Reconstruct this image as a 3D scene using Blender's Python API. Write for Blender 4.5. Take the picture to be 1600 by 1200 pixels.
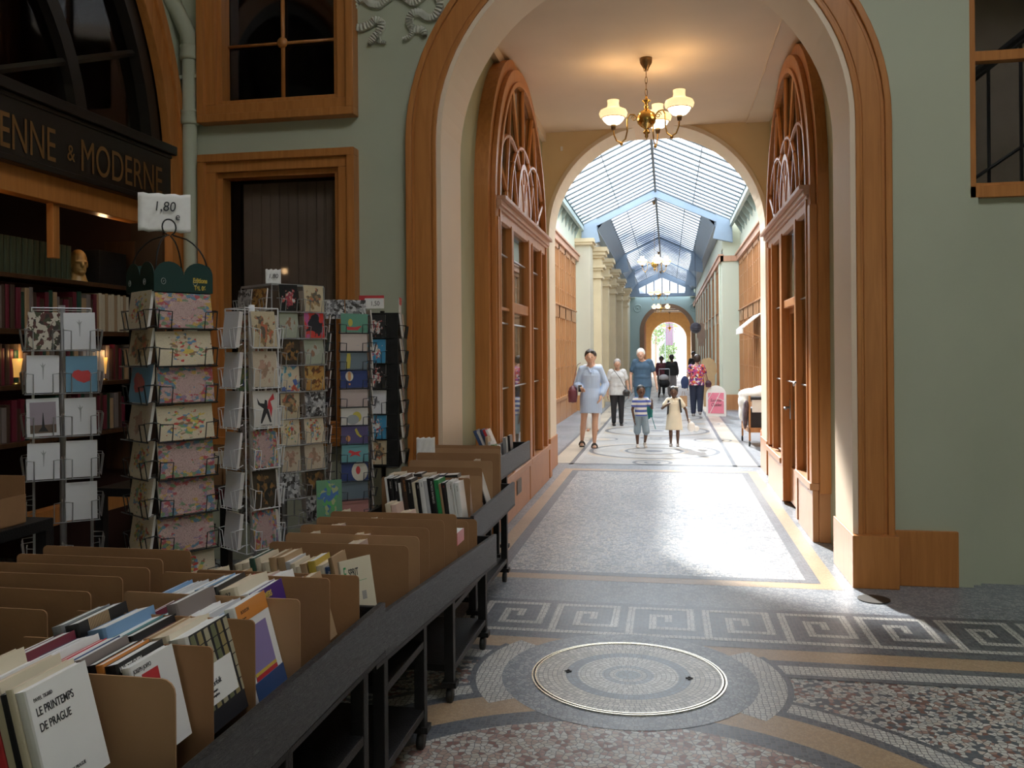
import bpy, bmesh, math, random
from mathutils import Vector, Matrix
for o in list(bpy.data.objects): bpy.data.objects.remove(o)
S = bpy.context.scene; C = S.collection
rnd = random.Random(7)
PI = math.pi; sin = math.sin; cos = math.cos
# ------------------------------------------------------------ camera, light, exposure
TH = math.atan(244/1350.)
cd = bpy.data.cameras.new('camera'); cam = bpy.data.objects.new('camera', cd); C.objects.link(cam)
cam.location = (0, 0, 1.626)
cam.rotation_euler = (Matrix.Rotation(TH, 3, 'Z') @ Matrix.Rotation(PI/2, 3, 'X') @ Matrix.Rotation(-0.008, 3, 'Z')).to_euler()
cd.sensor_width = 36; cd.lens = 36*1350/1600.; cd.shift_y = -50/1600.
cd.clip_start = 0.05; cd.clip_end = 300
cd.dof.use_dof = False
S.camera = cam
S.view_settings.view_transform = 'Standard'
try: S.view_settings.look = 'None'
except Exception: pass
S.view_settings.gamma = 1; S.view_settings.use_curve_mapping = False
S.view_settings.exposure = 0.0
wd = bpy.data.worlds.new('sky'); S.world = wd; wd.use_nodes = True
bgn = wd.node_tree.nodes['Background']; bgn.inputs[0].default_value = (0.94, 0.97, 1.0, 1); bgn.inputs[1].default_value = 7.4
def lamp(name, kind, loc, power, col=(1, 1, 1), size=.1, d=None, sy=None):
    l = bpy.data.lights.new(name, kind); l.energy = power; l.color = col
    if kind == 'AREA':
        l.size = size
        if sy: l.shape = 'RECTANGLE'; l.size_y = sy
    elif kind == 'SUN': l.angle = size
    else: l.shadow_soft_size = size
    o = bpy.data.objects.new(name, l); C.objects.link(o); o.location = loc
    if d is not None: o.rotation_euler = Vector(d).to_track_quat('-Z', 'Y').to_euler()
    return o
lamp('sun', 'SUN', (0, 0, 20), 20.0, (1.0, .96, .9), .05, (.30, -1, -.66))

# ------------------------------------------------------------ helpers
LAB = {}
def short(t): w = t.split(); return t if len(w) <= 16 else ' '.join(w).replace(' the ',' ').replace('-covered','')
def tag(o, label=None, cat=None, group=None, kind=None):
    if label: o['label'] = short(label)
    if cat: o['category'] = cat
    if group: o['group'] = group
    if kind: o['kind'] = kind
    return o
def thing(name, label, cat, loc=(0, 0, 0), rz=0, group=None):
    o = bpy.data.objects.new(name, None); C.objects.link(o); o.empty_display_size = .05
    o.location = loc; o.rotation_euler = (0, 0, rz)
    return tag(o, label, cat, group)
def copy_tree(o, parent=None):
    c = o.copy(); C.objects.link(c)
    if parent is not None: c.parent = parent
    for ch in list(o.children): copy_tree(ch, c)
    return c
class MB:
    def __init__(s): s.v = []; s.f = []; s.m = []; s.cur = 0
    def mat(s, i): s.cur = i; return s
    def add(s, vs, fs):
        b = len(s.v); s.v += [tuple(v) for v in vs]
        for f in fs: s.f.append([b+i for i in f]); s.m.append(s.cur)
        return s
    def box(s, x0, x1, y0, y1, z0, z1, M=None):
        vs = [(x0,y0,z0),(x1,y0,z0),(x1,y1,z0),(x0,y1,z0),(x0,y0,z1),(x1,y0,z1),(x1,y1,z1),(x0,y1,z1)]
        if M is not None: vs = [M @ Vector(v) for v in vs]
        return s.add(vs, [(0,3,2,1),(4,5,6,7),(0,1,5,4),(1,2,6,5),(2,3,7,6),(3,0,4,7)])
    def tube(s, pts, r, n=6, cap=True, closed=False, flat=1.0, up=None):
        pts = [Vector(p) for p in pts]; N = len(pts); rs = r if isinstance(r, (list, tuple)) else [r]*N
        vs = []; pu = Vector(up) if up else None
        for i, p in enumerate(pts):
            a = pts[(i-1) % N] if (closed or i > 0) else p; b = pts[(i+1) % N] if (closed or i < N-1) else p
            t = (b-a); t = t.normalized() if t.length > 1e-9 else Vector((0,0,1))
            if pu is None: pu = Vector((0,0,1)) if abs(t.z) < .9 else Vector((1,0,0))
            q = t.cross(pu); q = q.normalized() if q.length > 1e-6 else Vector((1,0,0)); w = q.cross(t).normalized()
            if not up: pu = w
            for k in range(n):
                an = 2*PI*k/n; vs.append(p + q*cos(an)*rs[i] + w*sin(an)*rs[i]*flat)
        fs = []
        for i in range(N if closed else N-1):
            j = (i+1) % N
            for k in range(n): fs.append((i*n+k, i*n+(k+1) % n, j*n+(k+1) % n, j*n+k))
        if cap and not closed: fs.append(tuple(range(n))[::-1]); fs.append(tuple((N-1)*n+k for k in range(n)))
        return s.add(vs, fs)
    def lathe(s, prof, c=(0,0,0), n=24, M=None, sy=1.0):
        vs = []
        for r, z in prof:
            for k in range(n):
                a = 2*PI*k/n; v = Vector((c[0]+r*cos(a), c[1]+r*sin(a)*sy, c[2]+z)); vs.append(M @ v if M is not None else v)
        fs = [(i*n+k, i*n+(k+1) % n, (i+1)*n+(k+1) % n, (i+1)*n+k) for i in range(len(prof)-1) for k in range(n)]
        fs.append(tuple(range(n))[::-1]); fs.append(tuple((len(prof)-1)*n+k for k in range(n)))
        return s.add(vs, fs)
    def ell(s, c, r, n=16, m=10, M=None):
        prof = [(sin(PI*i/m), -cos(PI*i/m)) for i in range(m+1)]; prof[0] = (.001,-1); prof[-1] = (.001,1)
        vs = []
        for a, z in prof:
            for k in range(n):
                t = 2*PI*k/n; v = Vector((a*cos(t)*r[0], a*sin(t)*r[1], z*r[2]))
                if M is not None: v = M @ v
                vs.append(v+Vector(c))
        fs = [(i*n+k, i*n+(k+1) % n, (i+1)*n+(k+1) % n, (i+1)*n+k) for i in range(m) for k in range(n)]
        fs.append(tuple(range(n))[::-1]); fs.append(tuple(m*n+k for k in range(n)))
        return s.add(vs, fs)
    def prism(s, outline, d0, d1, fn):
        """outline: list of (a,b); fn(a,b,d)->xyz"""
        n = len(outline); vs = [fn(a, b, d0) for a, b in outline] + [fn(a, b, d1) for a, b in outline]
        fs = [tuple(range(n))[::-1], tuple(n+i for i in range(n))] + [(i, (i+1) % n, n+(i+1) % n, n+i) for i in range(n)]
        return s.add(vs, fs)
    def band(s, inner, outer, d0, d1, fn):
        """closed-section sweep between two matching polylines"""
        n = len(inner); vs = []
        for d in (d0, d1):
            for L in (inner, outer): vs += [fn(a, b, d) for a, b in L]
        I0, O0, I1, O1 = 0, n, 2*n, 3*n; fs = []
        for i in range(n-1):
            fs += [(I0+i, I0+i+1, O0+i+1, O0+i), (I1+i, O1+i, O1+i+1, I1+i+1), (I0+i, I1+i, I1+i+1, I0+i+1), (O0+i, O0+i+1, O1+i+1, O1+i)]
        fs += [(I0, O0, O1, I1), (I0+n-1, I1+n-1, O1+n-1, O0+n-1)]
        return s.add(vs, fs)
    def build(s, name, mats, parent=None, smooth=False, bev=0, M=None):
        me = bpy.data.meshes.new(name); me.from_pydata(s.v, [], s.f)
        if not isinstance(mats, (list, tuple)): mats = [mats]
        for m in mats: me.materials.append(m)
        for p, mi in zip(me.polygons, s.m): p.material_index = mi
        bm = bmesh.new(); bm.from_mesh(me); bmesh.ops.recalc_face_normals(bm, faces=bm.faces); bm.to_mesh(me); bm.free()
        if smooth:
            for p in me.polygons: p.use_smooth = True
        o = bpy.data.objects.new(name, me); C.objects.link(o)
        if parent is not None: o.parent = parent
        if M is not None: o.matrix_local = M
        if bev:
            b = o.modifiers.new('bevel', 'BEVEL'); b.width = bev; b.segments = 2; b.limit_method = 'ANGLE'
        if smooth == 'auto':
            for p in me.polygons: p.use_smooth = False
        return o
def struct(name, mb, m, smooth=False, bev=0, parent=None):
    o = mb.build(name, m, parent, smooth, bev)
    if parent is None: o['kind'] = 'structure'
    return o
XZ = lambda a, b, d: (a, d, b)      # outline in x,z ; depth along y
YZ = lambda a, b, d: (d, a, b)      # outline in y,z ; depth along x
XY = lambda a, b, d: (a, b, d)
def archline(c, zs, r, zb, n=28, a0=0, a1=PI, legs=True):
    L = [(c+r*cos(a0+(a1-a0)*i/n), zs+r*sin(a0+(a1-a0)*i/n)) for i in range(n+1)]
    if legs: L = [(c+r, zb)] + L + [(c-r, zb)]
    return L
def arc(c, r, a0, a1, n=24): return [(c[0]+r*cos(a0+(a1-a0)*i/n), c[1]+r*sin(a0+(a1-a0)*i/n)) for i in range(n+1)]
def text_mesh(txt, size, M, mat, name, parent=None, sx=1.0, ex=.0006, align='CENTER', shear=0, bold=0):
    cu = bpy.data.curves.new('t', 'FONT'); cu.body = txt; cu.size = size; cu.extrude = ex; cu.align_x = align; cu.shear = shear; cu.offset = bold
    t = bpy.data.objects.new('t', cu); C.objects.link(t)
    me = bpy.data.meshes.new_from_object(t.evaluated_get(bpy.context.evaluated_depsgraph_get()))
    bpy.data.objects.remove(t); me.name = name
    me.transform(Matrix.Diagonal((sx, 1, 1, 1))); me.transform(M)
    me.materials.clear(); me.materials.append(mat)
    o = bpy.data.objects.new(name, me); C.objects.link(o)
    if parent is not None: o.parent = parent
    return o
ORD = ['top','second','third','fourth','fifth','sixth','seventh','eighth','ninth','tenth','eleventh','twelfth','thirteenth','fourteenth','fifteenth','sixteenth','seventeenth','eighteenth','nineteenth','twentieth']
ORDF = ['first'] + ORD[1:]

# ------------------------------------------------------------ materials
def nmat(name):
    m = bpy.data.materials.new(name); m.use_nodes = True
    return m, m.node_tree.nodes, m.node_tree.links, m.node_tree.nodes['Principled BSDF']
def ramp(N, stops, const=False):
    r = N.new('ShaderNodeValToRGB'); e = r.color_ramp
    if const: e.interpolation = 'CONSTANT'
    while len(e.elements) > 1: e.elements.remove(e.elements[-1])
    e.elements[0].position = stops[0][0]; e.elements[0].color = (*stops[0][1], 1)
    for p, c in stops[1:]: x = e.elements.new(p); x.color = (*c, 1)
    return r
MC = {}
def flat(name, col, rough=.6, metal=0, var=.06, scale=6, bump=0, emit=None, es=1, spec=.5):
    if name in MC: return MC[name]
    m, N, L, P = nmat(name); P.inputs['Roughness'].default_value = rough; P.inputs['Metallic'].default_value = metal
    P.inputs['Specular IOR Level'].default_value = spec
    tc = N.new('ShaderNodeTexCoord'); nz = N.new('ShaderNodeTexNoise'); nz.inputs['Scale'].default_value = scale; nz.inputs['Detail'].default_value = 4
    L.new(tc.outputs['Object'], nz.inputs['Vector'])
    r = ramp(N, [(.3, tuple(c*(1-var) for c in col)), (.7, tuple(min(1, c*(1+var)) for c in col))])
    L.new(nz.outputs['Fac'], r.inputs[0]); L.new(r.outputs[0], P.inputs['Base Color'])
    if bump:
        b = N.new('ShaderNodeBump'); b.inputs['Strength'].default_value = bump; b.inputs['Distance'].default_value = .01
        n2 = N.new('ShaderNodeTexNoise'); n2.inputs['Scale'].default_value = scale*8; L.new(tc.outputs['Object'], n2.inputs['Vector'])
        L.new(n2.outputs['Fac'], b.inputs['Height']); L.new(b.outputs[0], P.inputs['Normal'])
    if emit: P.inputs['Emission Color'].default_value = (*emit, 1); P.inputs['Emission Strength'].default_value = es
    MC[name] = m; return m
def wood(name, c1, c2, rough=.4, axis='z', scale=9, bump=.15):
    m, N, L, P = nmat(name); P.inputs['Roughness'].default_value = rough
    tc = N.new('ShaderNodeTexCoord'); mp = N.new('ShaderNodeMapping'); L.new(tc.outputs['Object'], mp.inputs[0])
    sc = {'x': (.07,1,1), 'y': (1,.07,1), 'z': (1,1,.07)}[axis]; mp.inputs['Scale'].default_value = [scale*v for v in sc]
    nz = N.new('ShaderNodeTexNoise'); nz.inputs['Scale'].default_value = 3; nz.inputs['Detail'].default_value = 6; nz.inputs['Distortion'].default_value = .6
    L.new(mp.outputs[0], nz.inputs['Vector']); r = ramp(N, [(.3, c1), (.7, c2)]); L.new(nz.outputs['Fac'], r.inputs[0]); L.new(r.outputs[0], P.inputs['Base Color'])
    b = N.new('ShaderNodeBump'); b.inputs['Strength'].default_value = bump; b.inputs['Distance'].default_value = .004; L.new(nz.outputs['Fac'], b.inputs['Height']); L.new(b.outputs[0], P.inputs['Normal'])
    return m
def mosaic(name, cols, scale=60, grout=(.16,.16,.17), rough=.33, gw=.07, rnds=1.0):
    m, N, L, P = nmat(name); P.inputs['Roughness'].default_value = rough
    tc = N.new('ShaderNodeTexCoord')
    v = N.new('ShaderNodeTexVoronoi'); v.voronoi_dimensions = '2D'; v.inputs['Scale'].default_value = scale; v.inputs['Randomness'].default_value = rnds
    e = N.new('ShaderNodeTexVoronoi'); e.voronoi_dimensions = '2D'; e.feature = 'DISTANCE_TO_EDGE'; e.inputs['Scale'].default_value = scale; e.inputs['Randomness'].default_value = rnds
    L.new(tc.outputs['Object'], v.inputs['Vector']); L.new(tc.outputs['Object'], e.inputs['Vector'])
    sp = N.new('ShaderNodeSeparateColor'); L.new(v.outputs['Color'], sp.inputs[0])
    n = len(cols); r = ramp(N, [(i/n, c) for i, c in enumerate(cols)], True); L.new(sp.outputs[0], r.inputs[0])
    g = N.new('ShaderNodeMath'); g.operation = 'GREATER_THAN'; g.inputs[1].default_value = gw; L.new(e.outputs['Distance'], g.inputs[0])
    mx = N.new('ShaderNodeMix'); mx.data_type = 'RGBA'; L.new(g.outputs[0], mx.inputs[0]); mx.inputs[6].default_value = (*grout, 1); L.new(r.outputs[0], mx.inputs[7])
    nz = N.new('ShaderNodeTexNoise'); nz.inputs['Scale'].default_value = .9; nz.inputs['Detail'].default_value = 5; L.new(tc.outputs['Object'], nz.inputs['Vector'])
    rr = ramp(N, [(.3, (.72,.72,.72)), (.65, (1,1,1))]); L.new(nz.outputs['Fac'], rr.inputs[0])
    m2 = N.new('ShaderNodeMix'); m2.data_type = 'RGBA'; m2.blend_type = 'MULTIPLY'; m2.inputs[0].default_value = 1; L.new(mx.outputs[2], m2.inputs[6]); L.new(rr.outputs[0], m2.inputs[7])
    L.new(m2.outputs[2], P.inputs['Base Color'])
    rg = N.new('ShaderNodeMapRange'); rg.inputs[3].default_value = rough+.15; rg.inputs[4].default_value = rough-.08; L.new(nz.outputs['Fac'], rg.inputs[0]); L.new(rg.outputs[0], P.inputs['Roughness'])
    b = N.new('ShaderNodeBump'); b.inputs['Strength'].default_value = .22; b.inputs['Distance'].default_value = .003; L.new(e.outputs['Distance'], b.inputs['Height']); L.new(b.outputs[0], P.inputs['Normal'])
    return m
def pic(name, bg, cols, scale=5, cover=.5, centre=True, detail=0.0, rough=.35):
    """printed picture on a card: coloured patches on a ground, varied per object"""
    m, N, L, P = nmat('print_'+name); P.inputs['Roughness'].default_value = rough
    tc = N.new('ShaderNodeTexCoord'); oi = N.new('ShaderNodeObjectInfo')
    ad = N.new('ShaderNodeVectorMath'); ad.operation = 'ADD'; sc = N.new('ShaderNodeVectorMath'); sc.operation = 'SCALE'; sc.inputs[0].default_value = (9, 5, 13); L.new(oi.outputs['Random'], sc.inputs['Scale'])
    L.new(tc.outputs['Generated'], ad.inputs[0]); L.new(sc.outputs[0], ad.inputs[1])
    v = N.new('ShaderNodeTexVoronoi'); v.inputs['Scale'].default_value = scale*1.6; L.new(ad.outputs[0], v.inputs['Vector'])
    sp = N.new('ShaderNodeSeparateColor'); L.new(v.outputs['Color'], sp.inputs[0])
    r = ramp(N, [(i/len(cols), c) for i, c in enumerate(cols)], True); L.new(sp.outputs[0], r.inputs[0])
    nz = N.new('ShaderNodeTexNoise'); nz.inputs['Scale'].default_value = scale; nz.inputs['Detail'].default_value = 5; L.new(ad.outputs[0], nz.inputs['Vector'])
    fac = nz.outputs['Fac']
    # distance from the middle of the card
    cs = N.new('ShaderNodeVectorMath'); cs.operation = 'DISTANCE'; cs.inputs[1].default_value = (.5, .5, .5)
    fl = N.new('ShaderNodeVectorMath'); fl.operation = 'MULTIPLY_ADD'; fl.inputs[1].default_value = (1, 0, 1); fl.inputs[2].default_value = (0, .5, 0); L.new(tc.outputs['Generated'], fl.inputs[0]); L.new(fl.outputs[0], cs.inputs[0])
    w = N.new('ShaderNodeMath'); w.operation = 'MULTIPLY_ADD'; L.new(cs.outputs['Value'], w.inputs[0]); w.inputs[1].default_value = -.9 if centre else .9; w.inputs[2].default_value = .3 if centre else -.33
    if centre is None: w.inputs[1].default_value = 0; w.inputs[2].default_value = 0
    sm = N.new('ShaderNodeMath'); sm.operation = 'ADD'; L.new(fac, sm.inputs[0]); L.new(w.outputs[0], sm.inputs[1])
    th = N.new('ShaderNodeMath'); th.operation = 'GREATER_THAN'; th.inputs[1].default_value = 1-cover if cover <= 1 else 0; L.new(sm.outputs[0], th.inputs[0])
    mx = N.new('ShaderNodeMix'); mx.data_type = 'RGBA'; L.new(th.outputs[0], mx.inputs[0]); mx.inputs[6].default_value = (*bg, 1); L.new(r.outputs[0], mx.inputs[7])
    out = mx.outputs[2]
    if detail:
        wv = N.new('ShaderNodeTexVoronoi'); wv.feature = 'DISTANCE_TO_EDGE'; wv.inputs['Scale'].default_value = scale*7; L.new(ad.outputs[0], wv.inputs['Vector'])
        g = N.new('ShaderNodeMath'); g.operation = 'LESS_THAN'; g.inputs[1].default_value = .085; L.new(wv.outputs['Distance'], g.inputs[0])
        g2 = N.new('ShaderNodeMath'); g2.operation = 'MULTIPLY'; g2.inputs[1].default_value = detail; L.new(g.outputs[0], g2.inputs[0])
        m3 = N.new('ShaderNodeMix'); m3.data_type = 'RGBA'; L.new(g2.outputs[0], m3.inputs[0]); L.new(out, m3.inputs[6]); m3.inputs[7].default_value = (.12, .07, .07, 1); out = m3.outputs[2]
    L.new(out, P.inputs['Base Color']); return m

wood_o = wood('varnished_orange_wood', (.42,.155,.036), (.54,.215,.056), .38)
wood_d = wood('brown_panel_wood', (.25,.10,.035), (.36,.15,.05), .42)
wood_p = wood('pale_pink_wood', (.50,.27,.17), (.58,.33,.22), .45)
green = flat('green_wall_paint', (.46,.485,.37), .6, var=.05, scale=1.2, bump=.05)
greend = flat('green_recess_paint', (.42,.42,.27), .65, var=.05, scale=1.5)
cream = flat('cream_paint', (.72,.62,.48), .6, var=.04, scale=1.5, bump=.04)
ochre = flat('ochre_paint', (.72,.56,.33), .6, var=.05, scale=1.4)
ceilm = flat('warm_ceiling_paint', (.72,.58,.43), .7, var=.05, scale=1.1)
stucco = flat('plaster_relief', (.62,.62,.55), .7, var=.08, scale=12)
bluegrey = flat('blue_grey_steel_paint', (.27,.35,.45), .45, var=.03)
steel = flat('glazing_bar_paint', (.13,.16,.19), .5)
black = flat('black_worn_paint', (.010,.010,.011), .5, var=.3, scale=20, bump=.25, spec=.3)
blackm = flat('black_wire', (.01,.012,.013), .35)
greym = flat('grey_wire', (.45,.46,.48), .3, .6)
whitem = flat('white_wire', (.75,.76,.78), .35)
brass = flat('brass', (.72,.47,.15), .18, 1.0, var=.1)
bronze = flat('dark_bronze', (.22,.14,.07), .35, .8)
card_b = flat('brown_cardboard', (.34,.18,.085), .8, var=.08, scale=5, bump=.06)
card_l = flat('light_cardboard', (.43,.25,.13), .8, var=.08, scale=5)
paper = flat('white_paper', (.82,.80,.78), .7, var=.03, scale=8)
paperc = flat('aged_paper', (.66,.54,.40), .8, var=.08, scale=30)
ink = flat('black_ink', (.02,.02,.025), .6)
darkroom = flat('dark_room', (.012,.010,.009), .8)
redp = flat('red_print', (.55,.03,.04), .5)
gold = flat('gold_lettering', (.21,.105,.035), .4, .2)
rubber = flat('black_rubber', (.015,.015,.015), .6)
# dark worn tray boards: grey gloss with scratches
def tray_mat():
    m, N, L, P = nmat('scratched_black_board'); P.inputs['Roughness'].default_value = .34; P.inputs['Specular IOR Level'].default_value = .32
    tc = N.new('ShaderNodeTexCoord'); mp = N.new('ShaderNodeMapping'); mp.inputs['Scale'].default_value = (60, 13, 60); L.new(tc.outputs['Object'], mp.inputs[0])
    nz = N.new('ShaderNodeTexNoise'); nz.inputs['Scale'].default_value = 1.6; nz.inputs['Detail'].default_value = 8; nz.inputs['Roughness'].default_value = .7; L.new(mp.outputs[0], nz.inputs['Vector'])
    r = ramp(N, [(.45, (.013,.013,.014)), (.60, (.03,.03,.03)), (.70, (.11,.11,.11))]); L.new(nz.outputs['Fac'], r.inputs[0]); L.new(r.outputs[0], P.inputs['Base Color'])
    b = N.new('ShaderNodeBump'); b.inputs['Strength'].default_value = 1.0; b.inputs['Distance'].default_value = .02; L.new(nz.outputs['Fac'], b.inputs['Height']); L.new(b.outputs[0], P.inputs['Normal']); return m
tray_m = tray_mat()
def glass_mat(name, fac=.25, tint=(1,1,1), rough=.02):
    m, N, L, P = nmat(name); N.remove(P); out = N['Material Output']
    t = N.new('ShaderNodeBsdfTransparent'); t.inputs[0].default_value = (*tint, 1); g = N.new('ShaderNodeBsdfGlossy'); g.inputs['Roughness'].default_value = rough
    mx = N.new('ShaderNodeMixShader'); mx.inputs[0].default_value = fac; L.new(t.outputs[0], mx.inputs[1]); L.new(g.outputs[0], mx.inputs[2]); L.new(mx.outputs[0], out.inputs[0]); return m
roofglass = glass_mat('roof_glass', .06, (.95,.98,1.0), .15)
def muted(m, c0, c1, sc):  # sky dimming put into the glass colour as a patchy tint
    N, L = m.node_tree.nodes, m.node_tree.links; t = [n for n in N if n.type == 'BSDF_TRANSPARENT'][0]; tc = N.new('ShaderNodeTexCoord'); mp = N.new('ShaderNodeMapping'); mp.inputs['Scale'].default_value = sc
    nz = N.new('ShaderNodeTexNoise'); nz.inputs['Scale'].default_value = 1; nz.inputs['Detail'].default_value = 3; L.new(tc.outputs['Object'], mp.inputs[0]); L.new(mp.outputs[0], nz.inputs[0]); r = ramp(N, [(.40, c0), (.62, c1)]); L.new(nz.outputs['Fac'], r.inputs[0]); L.new(r.outputs[0], t.inputs[0]); return m
muted(roofglass, (.62,.68,.74), (.97,.99,1.0), (.25,.25,.25))
roofglass_far = muted(glass_mat('dimmed_roof_glass', .05, (.95,.98,1.0), .2), (.075,.092,.125), (.36,.39,.43), (.5,.16,.5))  # far panes coloured darker and bluer to tone down the bright sky
shopglass = glass_mat('shop_glass', .45, (.9,.92,.9), .015)
clearglass = glass_mat('clear_window_glass', .015, (.95,.95,.95), .05)
darkglass = glass_mat('dark_window_glass', .07, (.5,.5,.5), .05)

# ------------------------------------------------------------ floor and its mosaics
W_ = (.66,.65,.62); G1 = (.30,.33,.37); G2 = (.12,.14,.17); PK = (.42,.26,.22); RD = (.26,.12,.10); TN = (.52,.36,.22)
mo_field = mosaic('mosaic_speckled_field', [W_, (.55,.55,.52), W_, G2, PK, (.45,.47,.48), RD, (.6,.52,.46), G2, W_], 42)
mo_pink = mosaic('mosaic_pink_disc', [W_, (.58,.50,.44), PK, W_, (.5,.36,.30), RD, (.6,.56,.5)], 40)
mo_white = mosaic('mosaic_white', [W_, (.56,.56,.55), (.7,.69,.66)], 40, rnds=.35)
mo_dark = mosaic('mosaic_slate', [G2, (.15,.17,.20), (.10,.11,.14)], 44, grout=(.2,.2,.21), rnds=.4)
mo_tan = mosaic('mosaic_tan', [TN, (.47,.33,.21), (.55,.40,.26)], 95, grout=(.36,.27,.18), gw=.04)
mo_grey = mosaic('mosaic_blue_grey', [(.27,.30,.34), (.33,.36,.40), (.22,.25,.29), (.38,.40,.43)], 44, grout=(.15,.16,.18))
mo_panel = mosaic('mosaic_pale_panel', [(.62,.63,.64), (.40,.43,.48), W_, (.26,.29,.34), (.66,.66,.66), (.46,.49,.54)], 36, rough=.3)
mo_gal = mosaic('mosaic_gallery_ground', [(.56,.56,.55), (.5,.51,.52), (.62,.61,.58)], 40, rough=.3)
mo_pale_tan = mosaic('mosaic_pale_tan', [(.56,.48,.38), (.50,.44,.37), (.60,.53,.44)], 70, grout=(.4,.35,.28), gw=.04)
def inlay(name, parts, mat, lvl):
    mb = MB()
    for kind, a in parts:
        z = lvl*.0007
        if kind == 'r': x0,x1,y0,y1 = a; mb.add([(x0,y0,z),(x1,y0,z),(x1,y1,z),(x0,y1,z)], [(0,1,2,3)])
        elif kind == 'd': c, r = a; p = arc(c, r, 0, 2*PI, 72)[:-1]; mb.add([(x,y,z) for x,y in p], [tuple(range(len(p)))])
        elif kind == 'a':
            c, r0, r1, t0, t1 = a; n = 90; p0 = arc(c, r0, t0, t1, n); p1 = arc(c, r1, t0, t1, n)
            mb.add([(x,y,z) for x,y in p0]+[(x,y,z) for x,y in p1], [(i, i+1, n+2+i, n+1+i) for i in range(n)])
    o = mb.build(name, mat, fl); return o
flb = MB(); flb.box(-9, 7, -6, 90, -.2, 0)
fl = flb.build('floor', [mo_field]); fl['kind'] = 'structure'
T2 = 2*PI
inlay('vestibule_ground', [('r', (-4,7,4.95,12.4))], mo_grey, 1)
inlay('gallery_ground', [('r', (-3,3,12.4,58))], mo_gal, 1)
inlay('meander_ground', [('r', (-4,7,4.93,5.60))], mo_dark, 2)
inlay('tan_band', [('r', (-4,7,4.69,4.86)), ('r', (-1.42,1.15,6.13,6.27)), ('r', (-1.42,1.15,11.8,11.95)), ('r', (-1.42,-1.3,6.27,11.8)), ('r', (1.03,1.15,6.27,11.8))], mo_tan, 2)
inlay('slate_band', [('r', (-4,7,4.86,4.93)), ('r', (-4,7,4.62,4.69)), ('r', (-4,7,4.45,4.50)), ('r', (-1.3,1.03,6.27,6.36)), ('r', (-1.3,1.03,11.7,11.8)), ('r', (-1.3,-1.21,6.36,11.7)), ('r', (.94,1.03,6.36,11.7))], mo_dark, 3)
inlay('white_band', [('r', (-4,7,4.50,4.62))], mo_white, 3)
inlay('pale_panel', [('r', (-1.21,.94,6.36,11.7))], mo_panel, 2)
bc = (-.2, 2.6)
inlay('large_circle_white', [('a', (bc,1.59,1.69,0,T2)), ('a', (bc,1.47,1.5,0,.001))], mo_white, 4)
inlay('large_circle_slate', [('a', (bc,1.53,1.59,0,T2)), ('a', (bc,1.2,1.32,0,T2)), ('a', (bc,1.69,1.72,0,T2))], mo_dark, 5)
inlay('large_circle_tan', [('a', (bc,1.32,1.53,0,T2))], mo_tan, 5)
inlay('large_circle_field', [('d', (bc,1.2))], mo_pink, 5)
mc = (-.21, 4.35)
inlay('cover_ring_white', [('a', (mc,.63,.76,-.62,.62)), ('a', (mc,.63,.76,PI-.62,PI+.62))], mo_white, 6)
inlay('cover_ring_thin_slate', [('a', (mc,.76,.79,-.5,.5)), ('a', (mc,.76,.79,PI-.5,PI+.5))], mo_dark, 6)
inlay('cover_ring_slate', [('a', (mc,.47,.63,0,T2))], mo_grey, 7)
# greek key
ky = MB(); kz = 3*.0007; kw = .0450; cells = set()
y0k = 4.965
for i in range(-5, 12):
    P = [(0,0),(0,11),(8,11),(8,3),(3,3),(3,8),(5,8),(5,6)]; P = P if True else P
    for (xa,ya),(xb,yb) in list(zip(P, P[1:]))+[((0,0),(10,0))]:
        for xx in range(min(xa,xb), max(xa,xb)+1):
            for yy in range(min(ya,yb), max(ya,yb)+1): cells.add((i*10+xx, yy))
ux, uy = .045, .0475
for xx, yy in cells:
    x0, y0 = .19+xx*ux, y0k+yy*uy; ky.add([(x0,y0,kz),(x0+ux,y0,kz),(x0+ux,y0+uy,kz),(x0,y0+uy,kz)], [(0,1,2,3)])
ky.build('meander_key', mo_white, fl)
# medallions and border lines along the gallery
rg_d = []; rg_w = []; rg_t = []
for k in range(9):
    cy = 14.2+k*3.6; c0 = (-.24, cy)
    rg_d += [('a', (c0,.98,1.05,0,T2)), ('a', (c0,.42,.47,0,T2)), ('d', (c0,.14))]; rg_w += [('a', (c0,.86,.93,0,T2)), ('a', (c0,.30,.36,0,T2))]; rg_t += [('a', (c0,1.05,1.16,0,T2)), ('a', (c0,.5,.56,0,T2))]
    c1 = (-.24, cy-1.47); rg_d += [('a', (c1,.24,.29,0,T2)), ('a', (c1,.08,.12,0,T2))]
    for sx in (-1, 1): rg_d += [('a', ((-.24+sx*1.02, cy+1.8),.30,.34,0,T2))]; rg_t += [('d', ((-.24+sx*1.02, cy+1.8),.2))]
inlay('medallion_slate', rg_d+[('r',(-1.42,-1.36,12.4,58)),('r',(.88,.94,12.4,58)),('r',(-1.75,-1.70,12.4,58)),('r',(1.22,1.27,12.4,58)),('r',(-1.6,1.3,12.42,12.52))], mo_dark, 4)
inlay('medallion_white', rg_w+[('r',(-1.36,-1.28,12.6,58)),('r',(.80,.88,12.6,58))], mo_white, 3)
inlay('medallion_tan', rg_t+[('r',(-1.70,-1.42,12.4,58)),('r',(.94,1.22,12.4,58))], mo_pale_tan, 2)
inlay('side_paving', [('r',(-2.6,-1.75,12.4,58)),('r',(1.27,2.2,12.4,58))], mo_grey, 2)

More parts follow.
